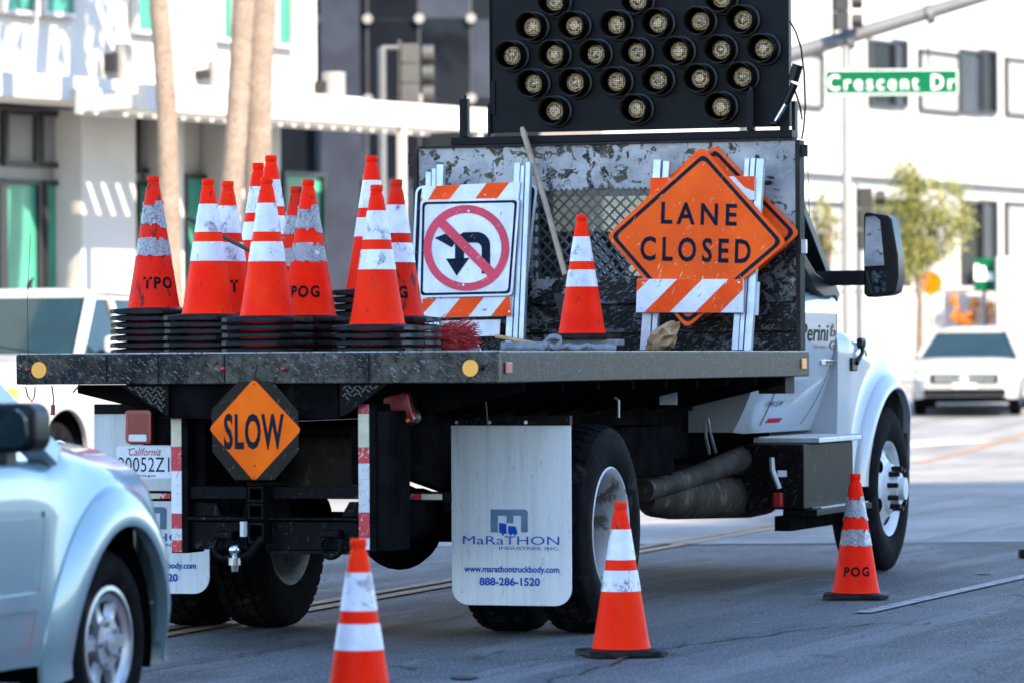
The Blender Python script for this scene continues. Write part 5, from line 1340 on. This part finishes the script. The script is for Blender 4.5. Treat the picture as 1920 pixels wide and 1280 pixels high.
def stack(px, py, y, where, toplabel, worn=False, dirty=False, text=None, lean=(0, 0)):
    x, zt = T.ry(px, py, y); bz = zt - CH; n = max(1, round((bz - ZD) / 0.036) + 1); pitch = (bz - ZD) / (n - 1) if n > 1 else 0
    for k in range(n):
        z = ZD + pitch * k; top = k == n - 1
        j = (0, 0) if top else (rnd.uniform(-0.0015, 0.0015), rnd.uniform(-0.0015, 0.0015))
        cone(T.w(x + j[0], y + j[1], z), toplabel if top else '%s cone down in the stack %s' % (ORD[n - 1 - k], where), 'cones stacked on the truck bed', worn, dirty, -TH + rnd.uniform(-0.09, 0.09), top, (0, 0), text if top else None)
stack(287, 331, 1.5, 'at the left end of the bed', 'leftmost orange cone with torn dark reflective bands, on top of its stack', True, True, ('TPO', R(38), 0.16, 0.062, 0.16))
stack(390, 336, 1.1, 'second from the left end of the bed', 'bright orange cone, second from the left among the cones on the bed', text=None)
stack(427, 340, 1.55, 'just behind the second stack from the left', 'cone with a black letter T half hidden behind the second cone from the left', text=('T', R(35), 0.17, 0.062, 0.045))
stack(500, 333, 0.7, 'in front middle of the cone group', 'clean bright cone at the very front in the middle of the group')
stack(508, 292, 1.98, 'rising tallest behind the middle front cone', 'tall standing cone rising behind the middle front cone')
stack(484, 306, 2.4, 'farthest back with white bands', 'farthest cone with clean white bands left of the tall middle cone')
stack(578, 337, 1.12, 'right of the middle front stack', 'cone lettered TPOG with peeling upper band', True, False, ('TPOG', R(-4), 0.15, 0.06, 0.2))
stack(555, 350, 1.55, 'behind the lettered TPOG cone', 'cone with dirty grey bands peeking out behind the TPOG cone', True, True)
stack(706, 347, 0.75, 'at the front right of the cone group', 'clean bright cone at the front right beside the broom')
stack(697, 292, 1.58, 'tall behind the front right cone', 'tall cone with white bands behind the front right cone')
stack(743, 337, 1.17, 'rightmost beside the no turn sign', 'dirty dark red cone, rightmost of the group beside the no turn sign', False, True, ('G', R(30), 0.15, 0.06, 0.05))
# single cone by the headboard, on a plank
x, zt = T.ry(1090, 403, 4.55)
pk = empty('plank', T.w(x, 4.55, ZD), -TH, 'dark plank lying under the single cone near the headboard', 'plank')
zb = zt - CH - ZD
box('board', EDGE, pk, -0.22, 0.2, -0.12, 0.12, 0.0, zb * 0.5 - 0.001, 0.004); box('board', STRAP, pk, -0.2, 0.22, -0.11, 0.11, zb * 0.5 + 0.0, zb - 0.002, 0.006)
cone(T.w(x, 4.55, zt - CH), 'single orange cone between the no turn sign and the lane closed sign', None, False, False, -TH)
# cones on the road
g = atG(1165, 1229); cone((g.x, g.y, 0.004), 'cone on the road in front of the rear wheel', 'cones standing on the road', False, False, 0.25)
g = atG(1605, 1122); cone((g.x, g.y, 0.004), 'cone lettered POG on the road beside the front wheel', 'cones standing on the road', True, False, -0.1, True, (0, 0), ('POG', R(4), 0.155, 0.055, 0.15), BANDW)
g = atG(674, 1368); cone((g.x, g.y, 0.004), 'nearest blurred cone cut off by the bottom edge of the picture', 'cones standing on the road', False, False, 0.1)

# ------------------------------------------------------------------ leaning signs
def lp(px, py, y0, k):
    y = y0 + 0.5 * k
    for _ in range(6):
        x, z = T.ry(px, py, y); y = y0 + (z - ZD) * k
    return Vector((x, y, z))
class Lean:
    """a plane leaning back on the headboard; builds pieces in the local space of its Empty"""
    def __init__(s, name, px, y0, k, label, cat, group=None):
        s.y0, s.k = y0, k; b0 = lp(px, 655, y0, k); s.b = Vector((b0.x, y0, ZD))
        s.e = empty(name, T.w(*s.b), -TH, label, cat, group); s.n = Vector((0, -1, k)).normalized()
    def p(s, px, py, t=0.0): return lp(px, py, s.y0, s.k) - s.b + s.n * t
    def poly(s, name, pts, m, t0, t1, parent=None, bevel=None):
        b = MB(); n = len(pts); b.add([s.p(*q, t0) for q in pts] + [s.p(*q, t1) for q in pts], [tuple(range(n)), tuple(reversed(range(n, 2 * n)))] + [(i, n + i, n + (i + 1) % n, (i + 1) % n) for i in range(n)])
        return b.build(name, m, parent or s.e, None, bevel)
    def decal(s, name, polys, m, t, parent=None):
        for pts in polys:
            me = bpy.data.meshes.new(name); me.from_pydata([s.p(*q, t) for q in pts], [], [tuple(range(len(pts)))]); me.update(); place(name, me, m, parent or s.e)
    def ring(s, name, outer, inner, m, t, parent=None):
        n = len(outer); b = MB(); b.add([s.p(*q, t) for q in outer] + [s.p(*q, t) for q in inner], [(i, (i + 1) % n, n + (i + 1) % n, n + i) for i in range(n)])
        me = bpy.data.meshes.new(name); me.from_pydata(b.v, [], b.f); me.update(); return place(name, me, m, parent or s.e)
    def text(s, st, cx, cy, w, h, slope, m, t, bold, parent, sp=1.0, shear=0.0):
        v, f = text_poly(st, h, w, bold, shear, sp)
        me = bpy.data.meshes.new('sign_lettering'); me.from_pydata([s.p(cx + a + c * slope, cy - c + a * slope, t) for a, c in v], [], f); me.update(); place('sign_lettering', me, m, parent)
def quad_rr(c, r, k=5, inset=0.0):
    """rounded quad through four corner pixels"""
    out = []; n = 4; cx = sum(p[0] for p in c) / 4; cy = sum(p[1] for p in c) / 4
    c = [Vector((p[0], p[1])) for p in c]
    if inset:
        q = []
        for i in range(4):
            a = (c[i - 1] - c[i]).normalized(); b_ = (c[(i + 1) % 4] - c[i]).normalized(); sn = abs(a.x * b_.y - a.y * b_.x); q.append(c[i] + (a + b_) * (inset / sn))
        c = q
    for i in range(4):
        a = (c[i - 1] - c[i]).normalized(); b_ = (c[(i + 1) % 4] - c[i]).normalized(); p0 = c[i] + a * r; p1 = c[i] + b_ * r
        for j in range(k + 1):
            t = j / k; q = p0 * (1 - t) ** 2 + c[i] * 2 * t * (1 - t) + p1 * t * t; out.append((q.x, q.y))
    return out
def tubes(L, name, m, quads, t0, t1):
    for q in quads: L.poly(name, q, m, t0, t1, None, 0.003)
# --- no-turn: rear sign, then the folded barricade in front
L = Lean('no_turn_sign', 890, 5.2, 0.16, 'larger bordered white sign mostly hidden behind the no turn barricade', 'road sign')
c4 = [(780, 349), (1009, 345), (984, 577), (770, 582)]
pl_ = L.poly('sign_panel', quad_rr(c4, 16), SIGNW, 0.0, 0.006)
L.ring('sign_border', quad_rr(c4, 14, 5, 4), quad_rr(c4, 10, 5, 11), NAVY, 0.0075, pl_)
tubes(L, 'support_tube', GALV, [[(979, 350), (988, 350), (975, 655), (966, 655)], [(800, 350), (808, 350), (806, 655), (798, 655)]], -0.04, -0.005)
L = Lean('folding_barricade', 875, 5.03, 0.16, 'folded barricade with a no left or U turn sign and orange stripes', 'barricade', 'folded barricades on the truck bed')
tubes(L, 'upright', GALV, [[(798, 322), (808, 322), (800, 655), (790, 655)], [(809, 316), (817, 316), (810, 655), (802, 655)], [(818, 308), (831, 308), (822, 655), (812, 655)],
                           [(964, 305), (975, 305), (958, 656), (946, 656)], [(976, 310), (983, 310), (969, 656), (960, 656)], [(985, 304), (994, 304), (980, 656), (971, 656)]], -0.05, -0.004)
def rail(L, corners, stripes, t, white=SIGNW):
    r_ = L.poly('striped_rail', corners, white, t, t + 0.016, None, 0.002); L.decal('stripe', stripes, STRIPEO, t + 0.0175, r_); return r_
rail(L, [(793, 351), (977, 342), (973, 374), (791, 379)], [[(820, 350), (866, 347.5), (842, 377), (803, 378.3)], [(914, 345.2), (957, 343.2), (933, 374.8), (891, 376.2)], [(791.5, 374), (795, 372), (793, 378.8), (791, 378.8)]], 0.0)
rail(L, [(793, 562), (958, 557), (961, 593), (795, 597)], [[(793.5, 562), (820, 561.2), (798, 586), (794.4, 587)], [(865, 559.8), (909, 558.5), (880, 594.8), (835, 596)], [(951, 557.4), (957.8, 557), (960.8, 592.8), (922, 593.8)]], 0.0)
L.poly('lower_board', [(815, 601), (936, 598), (934, 628), (818, 632)], SIGNW, -0.03, -0.02)
c4 = [(791, 377), (977, 373), (963, 556), (787, 560)]
sg = L.poly('sign_panel', quad_rr(c4, 9), SIGNW, 0.02, 0.026, None, 0.001)
L.ring('sign_border', quad_rr(c4, 8, 5, 4), quad_rr(c4, 7, 5, 8.5), NAVY, 0.0275, sg)
cx, cy = 877.5, 467; N = 56
circ_ = lambda r: [(cx + r * math.cos(2 * PI * i / N), cy + r * math.sin(2 * PI * i / N)) for i in range(N)]
# arrow: shaft up on the right, over the top, a left head and a down head
arc = lambda r, a0, a1, ox, oy, n=10: [(ox + r * math.cos(R(a0 + (a1 - a0) * i / n)), oy - r * math.sin(R(a0 + (a1 - a0) * i / n))) for i in range(n + 1)]
sh = [(922, 512), (906, 514), (906, 470)] + arc(10, 0, 90, 896, 466) + [(878, 456), (872, 462), (870, 486), (858, 486), (858, 462)] + [(857, 452), (870, 438), (895, 436.5)] + arc(26, 80, 0, 896, 463) + [(922, 512)]
L.decal('turn_arrow', [[(922, 514), (906, 515), (906, 470)] + arc(11, 0, 90, 895, 468) + [(872, 457), (872, 437.5), (897, 437)] + arc(25, 85, 0, 897, 462)], NAVY, 0.0285, sg)
L.decal('turn_arrow', [[(873, 437.5), (873, 490), (856, 490), (856, 456), (862, 443)], [(839, 487), (883, 485.5), (859, 519)], [(818, 448), (836, 441), (856, 441), (856, 458), (850, 466)]], NAVY, 0.0285, sg)
L.ring('prohibition_ring', circ_(80.5), circ_(65.5), SIGNR, 0.0295, sg)
L.decal('prohibition_slash', [[(826, 427), (838, 414), (930, 507), (918, 520)]], SIGNR, 0.0305, sg)
for q in ((882, 398), (872, 536), (958, 586)):
    L.decal('bolt_head', [[(q[0] + 2.2 * math.cos(t), q[1] + 2.2 * math.sin(t)) for t in [2 * PI * i / 8 for i in range(8)]]], GALV, 0.032, sg)
# --- lane closed signs
def diamond(L, top, left, right, bottom, t, name='sign_panel', text=False):
    c4 = [top, right, bottom, left]
    p_ = L.poly(name, quad_rr(c4, 14), SIGNO, t, t + 0.006, None, 0.001)
    L.ring('sign_border', quad_rr(c4, 13, 5, 6), quad_rr(c4, 11, 5, 13), NAVY, t + 0.0075, p_)
    return p_
L = Lean('lane_sign', 1330, 5.3, 0.12, 'farthest back orange diamond sign, showing at the upper right behind lane closed', 'road sign')
diamond(L, (1341, 271), (1172, 430), (1501, 437), (1325, 598), 0.0)
L = Lean('lane_sign', 1310, 5.22, 0.12, 'scuffed orange diamond sign sandwiched directly behind the lane closed sign', 'road sign')
diamond(L, (1317, 274), (1146, 434), (1470, 443), (1300, 603), 0.0)
L = Lean('folding_barricade', 1300, 5.1, 0.12, 'folded barricade carrying the orange diamond lane closed sign', 'barricade', 'folded barricades on the truck bed')
tubes(L, 'upright', GALV, [[(1225, 299), (1239, 299), (1217, 656), (1199, 656)], [(1243, 302), (1255, 302), (1228, 656), (1219, 656)], [(1396, 297), (1405, 297), (1383, 656), (1371, 656)], [(1407, 296), (1416, 296), (1392, 656), (1384, 656)], [(1418, 297), (1432, 298), (1407, 657), (1394, 657)]], -0.05, -0.004)
rail(L, [(1221, 334), (1417, 331), (1416, 376), (1218, 379)], [[(1221.2, 334.3), (1262, 333.6), (1226, 366), (1219, 370)], [(1378, 332), (1416.8, 331.3), (1416, 360), (1398, 353)]], -0.002)
L.poly('rear_rail_end', [(1401, 527), (1420, 527), (1417, 589), (1398, 589)], GALV, -0.06, -0.045)
L.decal('stripe', [[(1403, 548), (1413, 556), (1411, 586), (1401, 586)]], STRIPEO, -0.043)
pl_ = diamond(L, (1322, 281), (1139, 443.5), (1478, 456), (1290, 617), 0.018)
L.text('LANE', 1313, 402.5, 142, 41, 0.03, NAVYC, 0.0265, 0.022, pl_, 1.4)
L.text('CLOSED', 1306.5, 470, 207, 46, 0.03, NAVYC, 0.0265, 0.022, pl_, 1.4)
r2 = L.poly('striped_rail', [(1199, 525.5), (1398.5, 526), (1397, 588.5), (1197, 588)], SIGNW, 0.03, 0.05, None, 0.002)
st_ = []
for x0 in (1175, 1274.5, 1370): 
    q = clip([(x0, 526), (x0 + 47, 526), (x0 - 15, 588), (x0 - 62, 588)], 1199, 1397.5, 526, 588)
    if len(q) > 2: st_.append(q)
L.decal('stripe', st_, STRIPEO, 0.0515, r2)
for q in ((1211, 533), (1390, 532), (1207, 581), (1386, 581)): L.decal('bolt_head', [[(q[0] + 2 * math.cos(t), q[1] + 2 * math.sin(t)) for t in [2 * PI * i / 8 for i in range(8)]]], GALV, 0.053, r2)

# ------------------------------------------------------------------ slow paddle hung on the rear rail
pc = T.w(*[ry(479, 806, -0.03)[0], -0.03, ry(479, 806, -0.03)[1]])
sp_ = empty('slow_paddle', pc, -TH, 'octagonal black paddle with orange diamond reading SLOW hung below the bed', 'road sign')
sc_ = abs(ry(560, 800, -0.03)[0] - ry(397, 800, -0.03)[0]) / 163.0
def pp_(px, py): return ((px - 479) * sc_, (806 - py) * sc_ * 0.955)
octp = [pp_(*q) for q in ((447, 717), (512, 717), (560, 772), (560, 845), (515, 896), (440, 897), (398, 845), (397, 768))]
MB().prism(octp, lambda a, c, t: (a, t, c), -0.004, 0.004).build('paddle_panel', PADBLK, sp_, None, 0.002)
dm = quad_rr([(477, 712), (566, 805), (477, 899), (392, 803)], 9)
MB().flat([pp_(*q) for q in dm], lambda a, c, t: (a, -0.0055, c)).build('orange_face', SIGNO2, sp_)
lettering('sign_lettering', 'SLOW', 63 * sc_, 113 * sc_, INK, sp_, lambda a, c: (a - 2 * sc_, -0.0065, c - 2 * sc_), 0.03, 0, 1.08)
b = MB()
for q in ((478, 722), (478, 870), (477, 892)): b.prism([pp_(*q) for q in [(q[0] + 1.6 * math.cos(t), q[1] + 1.6 * math.sin(t)) for t in [2 * PI * i / 10 for i in range(10)]]], lambda a, c, t: (a, t, c), -0.0075, -0.0045)
b.build('bolt_hole', LUG, sp_)
zt_ = pp_(478, 717)[1]
MB().tube([(0, 0, zt_ - 0.01), (0, -0.002, zt_ + 0.03), (0.0, 0.02, zt_ + 0.07)], 0.003, 5).build('hook_wire', LUG, sp_)

# ------------------------------------------------------------------ loose gear on the bed
def deck_pt(px, py, y): x, z = ry(px, py, y); return Vector((x, y, z))
# shovel: handle, ferrule and blade
a = deck_pt(979, 240, 5.40); c = deck_pt(1061, 520, 5.05); d = (c - a).normalized(); e_ = a + d * ((ZD + 0.0 - a.z) / d.z)
o = T.w(*e_); sv = empty('shovel', o, -TH, 'long wooden handled shovel leaning on the headboard beside the mesh window', 'shovel')
loc_ = lambda v: Vector(v) - e_
hb_ = a + (c - a) * 0.5
MB().tube([loc_(a) - d * 0.0, loc_(a) + d * 0.03, loc_(hb_) + Vector((0.008, 0, 0)), loc_(c)], [0.013, 0.0175, 0.0175, 0.0165], 12).build('handle', WOOD, sv, 60)
MB().tube([loc_(c) - d * 0.01, loc_(c) + d * 0.12], [0.02, 0.018], 12).build('ferrule', EDGE, sv, 60)
q0 = loc_(c) + d * 0.11; V = []
for i in range(7):
    t = i / 6; wd = 0.11 * (1 - 0.75 * max(0, t - 0.6) / 0.4); L_ = (loc_(e_) - q0).length
    for s in (-1, -0.4, 0.4, 1): V.append(q0 + d * (t * L_ * 0.98) + Vector((s * wd, 0.012 * abs(s), 0)))
MB().add(V, [(i * 4 + j, i * 4 + j + 1, i * 4 + j + 5, i * 4 + j + 4) for i in range(6) for j in range(3)]).build('blade', EDGE, sv, 60)
# push broom
c = deck_pt(806, 636, 1.75)
br = empty('push_broom', T.w(c.x, 1.75, ZD), -TH, 'push broom with red bristles lying right of the cone stacks', 'broom')
blk = MB().prism([(-0.1, 0.03), (0.0, 0.0), (0.07, 0.0), (0.09, 0.1), (0.0, 0.14), (-0.1, 0.12)], lambda a, c_, t: (a, t, c_), -0.25, 0.25).build('broom_head', WOOD, br, None, 0.01)
r = random.Random(4); b = MB()
for i in range(620):
    y = r.uniform(-0.24, 0.24); z0 = r.uniform(0.01, 0.1); a = R(r.uniform(-8, 55)); L_ = r.uniform(0.08, 0.13)
    p0 = Vector((0.075, y, z0)); p1 = p0 + Vector((math.cos(a), r.uniform(-0.25, 0.25), math.sin(a))) * L_ * 0.6; p2 = p1 + Vector((math.cos(a - 0.25), r.uniform(-0.3, 0.3), math.sin(a - 0.3))) * L_ * 0.45
    p2.z = max(p2.z, 0.008)
    for u, v in ((p0, p1), (p1, p2)): b.bar(u, v, 0.0032, 0.0032)
bt = b.build('bristles', BRISTLE, br); bt['kind'] = 'stuff'
DARKWOOD = plain('dark_wood', (0.06, 0.035, 0.022), 0.6, 0, 0.3, 12)
# wooden pole lying among the cones: end shows left of the second cone
a = deck_pt(352, 409, 1.36); c = deck_pt(468, 470, 1.36)
MBp = MB().tube([(0, 0, 0), tuple(c - a)], 0.011, 10).build('handle', DARKWOOD, None, 60)
pe = empty('broom_handle', T.w(*a), -TH, 'thin wooden handle end sticking out between the left cones', 'handle'); MBp.parent = pe
# timber stick
a = deck_pt(930, 618, 5.0); c = deck_pt(1040, 634, 4.4)
a.z = ZD + 0.1; c.z = ZD + 0.03
st = empty('wooden_stick', T.w(*a), -TH, 'tan wooden stick lying behind the grey straps near the single cone', 'stick')
MB().tube([(0, 0, 0), tuple(c - a)], 0.012, 10).build('stick', WOODB, st, 60)
# folded webbing straps
p0 = deck_pt(940, 645, 3.6); p1 = deck_pt(1154, 645, 3.6); w = p1.x - p0.x
sg_ = empty('strap_pile', T.w((p0.x + p1.x) / 2, 3.6, ZD), -TH, 'heap of grey webbing straps on the bed in front of the single cone', 'strap')
def ribbon(pts, h, name='strap_fold'):
    b = MB(); V = []
    for x, y, z in pts: V += [(x, y, z), (x, y + 0.01, z + h)]
    b.add(V, [(2 * i, 2 * i + 2, 2 * i + 3, 2 * i + 1) for i in range(len(pts) - 1)])
    o = b.build(name, STRAP, sg_, 60); m_ = o.modifiers.new('t', 'SOLIDIFY'); m_.thickness = 0.004
ribbon([(-w / 2 + w * 0.42 * i / 8, -0.02 + 0.02 * math.sin(i), 0.002) for i in range(9)], 0.058)
ribbon([(-w / 2 + 0.01 + w * 0.4 * i / 8, 0.03 + 0.015 * math.sin(i * 1.3), 0.002) for i in range(9)], 0.05)
ribbon([(w * 0.05 + w * 0.45 * i / 8, -0.03 + 0.02 * math.sin(i * 0.8), 0.002) for i in range(9)], 0.042)
ribbon([(w * 0.08 + w * 0.4 * i / 8, 0.05, 0.002) for i in range(9)], 0.035)
ribbon([(-w * 0.02 + 0.045 * math.cos(a_), -0.05 + 0.02 * math.sin(a_), 0.015 + 0.03 + 0.028 * math.sin(a_)) for a_ in [R(-60 + 300 * i / 16) for i in range(17)]], 0.03)
ribbon([(-w * 0.12 + 0.3 * i / 10, -0.07 + 0.03 * math.sin(i * 1.7), 0.004 + 0.02 * abs(math.sin(i * 0.9))) for i in range(11)], 0.028)
# crumpled paper bag
c = deck_pt(1241, 630, 4.75)
pb = empty('paper_bag', T.w(c.x, 4.75, ZD), -TH, 'crumpled brown paper bag at the foot of the lane closed barricade', 'bag')
bm = bmesh.new(); bmesh.ops.create_icosphere(bm, subdivisions=3, radius=1.0); r = random.Random(21)
for v in bm.verts:
    p = v.co.normalized(); m_ = max(abs(p.x), abs(p.y), abs(p.z)); p = p * (0.55 + 0.45 / m_)      # towards a box
    p *= r.uniform(0.7, 1.18)
    top = max(0, p.z - 0.55)
    v.co = Vector((p.x * 0.088 * (1 - 0.45 * top) + 0.05 * top + 0.02 * p.z, p.y * 0.07 * (1 - 0.7 * top), max(0.0, 0.082 + p.z * 0.083 + 0.02 * p.x)))
me = bpy.data.meshes.new('bag'); bm.to_mesh(me); bm.free(); place('bag', me, PAPER, pb)
# flat metal scraps beside the broom
c = deck_pt(872, 648, 2.2); ms = empty('metal_bracket', T.w(c.x, 2.2, ZD), -TH, 'pale flat metal bracket lying at the bed edge right of the broom', 'bracket')
MB().prism([(-0.1, 0.0), (0.09, 0.0), (0.07, 0.045), (-0.08, 0.035)], lambda a, c_, t: (a, t, c_), 0, 0.012).build('bracket_plate', GALV, ms, None, 0.002)
box('bracket_foot', GALV, ms, -0.09, 0.1, 0.013, 0.08, 0.0, 0.008)
# ------------------------------------------------------------------ other vehicles
def pickup(name, origin, yaw, paint, label, hwid, hood, belt, roof, tr, tw, yf, yr, nose, tail_, arch, zb, rimr, spokes, wheelmat, hoodslope=0.1, fl=(0.05, 0.1)):
    e = empty(name, origin, yaw, label, 'pickup truck')
    hb = yf - 0.55        # base of the windscreen
    K = [(tail_, zb + .08, belt - 0.25, belt - .05, hwid - .06, 6, 0.05), (tail_ + .15, zb, belt - .2, belt, hwid - .01, 7, 0.05), (yr, zb, belt - .2, belt, hwid, 7, 0.05), (hb - 0.2, zb, belt - .2, belt, hwid, 7, 0.05), (hb, zb, belt - .22, belt, hwid, 6, 0.05), (hb + .2, zb, belt - .25, hood + .02, hwid, 4.5, 0.05),
         (yf, zb, hood - .3, hood - 0.02, hwid - .01, 3.6, 0.03), (yf + arch, zb, hood - .36 - hoodslope * .4, hood - hoodslope * .6, hwid - .035, 3.2, 0.03), (nose - .12, zb, hood - .48 - hoodslope, hood - hoodslope - .06, hwid - .11, 3, 0.02), (nose, zb + .05, hood - .6 - hoodslope, hood - hoodslope - .2, hwid - .24, 3, 0.02)]
    A = [(yf, tr, arch, *fl), (yr, tr, arch, *fl)]
    loft(K, A, 0.03, 26, 12).build('body', paint, e, 55)
    for s in (-1, 1):
        for i in (0, 1): arch_flare(K, A, i, 0.15 if paint == BLUECAR else 0.07, 0.022, s, paint, e)
        for yc in (yf, yr): MB().lathe([(arch + 0.012, 0.0), (arch + 0.012, 0.45)], 40, Matrix.Translation((s * (hwid - 0.5) if s > 0 else -hwid + 0.05, yc, tr)) @ XAX, R(75), R(285)).build('wheel_liner', FRAME, e, 60)
        ys_ = hb - 0.055
        MB().tube([(s * (body_x(K, A, ys_ - 0.06 + 0.06 * v / 10, zb + .07 + (belt - .27 - zb) * v / 10) + 0.002), ys_ - 0.06 + 0.06 * v / 10, zb + .07 + (belt - .27 - zb) * v / 10) for v in range(11)], 0.005, 6).build('door_seam', LUG, e, 60)
    box('underbody', FRAME, e, -hwid + .22, hwid - .22, tail_ + .3, nose - .35, zb - .05, belt - .35)
    for s in (-1, 1):
        d = patch(K, A, hb - 1.15, hb - 0.06, zb + .07, belt - .22, 0.006, s, 24, 16, lambda u, v: (hb - 1.15 + (1.07 + 0.0 * v) * u + 0.06 * v * u, zb + .07 + (belt - .22 - zb - .07) * v)).build('door', paint, e, 55)
        box('handle', paint, d, min(s * (hwid + .004), s * (hwid + .035)), max(s * (hwid + .004), s * (hwid + .035)), hb - 1.05, hb - .9, belt - .34, belt - .3, 0.01)
        patch(K, A, hb - 1.1, hb - 0.1, zb + .2, zb + .26, 0.018, s, 20, 4).build('rub_strip', paint, d, 60)
        mh = MB().prism(rrect(0.19, 0.17, 0.05), lambda a, c, t: (s * (hwid + 0.09) + a, t, c + belt + .1), hb - .52, hb - .36).build('mirror', LUG if paint == BLUECAR else paint, e, None, 0.03)
        MB().prism(rrect(0.155, 0.13, 0.04), lambda a, c, t: (s * (hwid + 0.09) + a, t - 0.3 * c, c + belt + .1), hb - .55, hb - .525).build('mirror_glass', DARKWIN if paint == BLUECAR else MIRRORG, mh)  # blue pickup's glass is coloured dark in place of a dark reflection
        box('mirror_foot', LUG, mh, min(s * (hwid - .06), s * (hwid + .06)), max(s * (hwid - .06), s * (hwid + .06)), hb - .47, hb - .39, belt - .03, belt + .05)
        hl = MB().prism([(s * (hwid - .45), hood - .22 - hoodslope), (s * (hwid - .14), hood - .2 - hoodslope), (s * (hwid - .14), hood - .45 - hoodslope), (s * (hwid - .4), hood - .46 - hoodslope)], lambda a, c, t: (a, t, c), nose - .13, nose + .02).build('headlight', CHROME, e, None, 0.02)
        if paint != BLUECAR: box('turn_signal', AMBER, hl, min(s * (hwid - .15), s * (hwid - .075)), max(s * (hwid - .15), s * (hwid - .075)), nose - .16, nose - .02, hood - .46 - hoodslope, hood - .2 - hoodslope, 0.01)
        box('tail_lamp', REDL, e, min(s * (hwid - .15), s * (hwid - .03)), max(s * (hwid - .15), s * (hwid - .03)), tail_ - .02, tail_ + .03, belt - .5, belt - .15, 0.01)
        for y in (yf, yr): steel_wheel(e, 'wheel', s * (hwid - tw / 2 - .01), y, tr, tr, tw, s, rimr, wheelmat, spokes)
    box('grille', CHROME, e, -hwid + .47, hwid - .47, nose - .03, nose + .03, hood - .45 - hoodslope, hood - .2 - hoodslope, 0.02)
    bw = hwid - (.3 if paint == BLUECAR else .1)
    box('front_bumper', paint, e, -bw, bw, nose - .06, nose + .1, zb - .02, zb + .18, 0.05)
    box('rear_bumper', CHROME, e, -hwid + .08, hwid - .08, tail_ - .14, tail_ - .005, zb, zb + .16, 0.03)
    greenhouse(e, hb - 1.75, hb - 1.6, hb + .1, hb - .62, belt - .02, roof - .07, hwid - .04, hwid - .22, paint, 0.085, True, hb - 1.0, None, WINDOW if paint == BLUECAR else DARKWIN)
    for s in (-1, 1): MB().bar((s * 0.3 - 0.3, hb + .13, belt + .02), (s * 0.3 + 0.25, hb + .03, belt + .1), 0.015, 0.015).build('wiper', LUG, e)
    return e
SILVER = plain('silver_wheel', (0.34, 0.36, 0.39), 0.3, 0.6, 0.1, 9)
# light blue pickup, right front wheel at truck-local (1.2, -4.27)
wpos = Vector((1.209 - 0.005, -4.274, 0.0)); hw_ = 0.9
bo = T.w(wpos.x - (hw_ - 0.01), wpos.y - 1.45, 0.0)
pickup('pickup_truck', bo, -TH, BLUECAR, 'light blue pickup in the left foreground, cut off by the picture edge', hw_, 1.11, 1.045, 1.62, 0.34, 0.25, 1.45, -1.75, 2.1, -2.75, 0.435, 0.3, 0.2, 6, SILVER, 0.04, (0.06, 0.15))
# white pickup facing us
a_ = PI - TH; fw = atY(114, 840, 38.6); xa = Vector((math.cos(a_), math.sin(a_), 0)); ya = Vector((-math.sin(a_), math.cos(a_), 0))
o_ = Vector((fw.x, 38.6, 0)) - xa * (-0.99) - ya * 1.85
wp = pickup('pickup_truck', o_, a_, WHITECAR, 'white pickup facing us behind the left end of the truck bed', 1.0, 1.42, 1.42, 2.06, 0.41, 0.28, 1.85, -1.9, 2.75, -2.95, 0.53, 0.45, 0.23, 5, CHROME, 0.08)
b = MB().tube([(0.1, 0.2, 2.06), (0.1, 0.17, 2.12), (0.1, 0.1, 2.16)], [0.03, 0.02, 0.008], 8).build('roof_antenna', LUG, wp, 60)
# white sedan
Ys = 71.0; c = atY(1850, 780, Ys)
se = empty('sedan', (c.x, Ys + 2.3, ground_z(Ys + 1)), PI - R(9), 'white sedan facing us on the road at the far right', 'car')
SK = [(-2.4, .35, .7, .95, .72, 4, .03), (-2.2, .3, .72, 1.02, .85, 5, .03), (-1.4, .28, .8, 1.0, .91, 5, .04), (0.9, .28, .78, .98, .915, 5, .04), (1.4, .28, .72, .96, .91, 4, .04), (2.0, .28, .62, .86, .86, 3.5, .03), (2.25, .28, .55, .78, .78, 3.2, .02), (2.38, .32, .5, .68, .64, 3, .02)]
SA = [(1.38, .33, .37, .02, .06), (-1.35, .33, .37, .02, .06)]
loft(SK, SA, 0.05, 18, 10).build('body', WHITECAR, se, 55)
greenhouse(se, -1.75, -0.95, 1.05, 0.2, 0.97, 1.42, 0.84, 0.62, WHITECAR, 0.07, True, -0.3, None, DARKWIN)
for s in (-1, 1):
    for y in (1.38, -1.35): steel_wheel(se, 'wheel', s * 0.8, y, .33, .33, .21, s, .2, CHROME, 5)
    MB().prism([(s * .5, .68), (s * .8, .72), (s * .82, .6), (s * .52, .58)], lambda a, c_, t: (a, t, c_), 2.1, 2.34).build('headlight', CHROME, se, None, 0.015)
    MB().prism(rrect(.2, .13, .05), lambda a, c_, t, s=s: (s * 1.0 + a, t, c_ + 1.02), .62, .75).build('mirror', WHITECAR, se, None, 0.02)
    box('fog_lamp', CREAM, se, min(s * .5, s * .7), max(s * .5, s * .7), 2.3, 2.36, .4, .46, 0.01)
box('grille', LUG, se, -.56, .56, 2.3, 2.41, .545, .69, 0.01); box('lower_intake', LUG, se, -.68, .68, 2.3, 2.4, .33, .45, 0.01)
for i in range(3): box('grille_bar', CHROME, se, -.5, .5, 2.412, 2.42, .57 + i * .035, .58 + i * .035)
MB().prism(circ(.07, 20, 0, .615), lambda a, c_, t: (a, t, c_), 2.41, 2.425).build('badge', CHROME, se, 40)
box('number_plate', PLATEW, se, -.2, .2, 2.4, 2.41, .46, .54)
box('underbody', FRAME, se, -.7, .7, -2.1, 2.1, .22, .4)
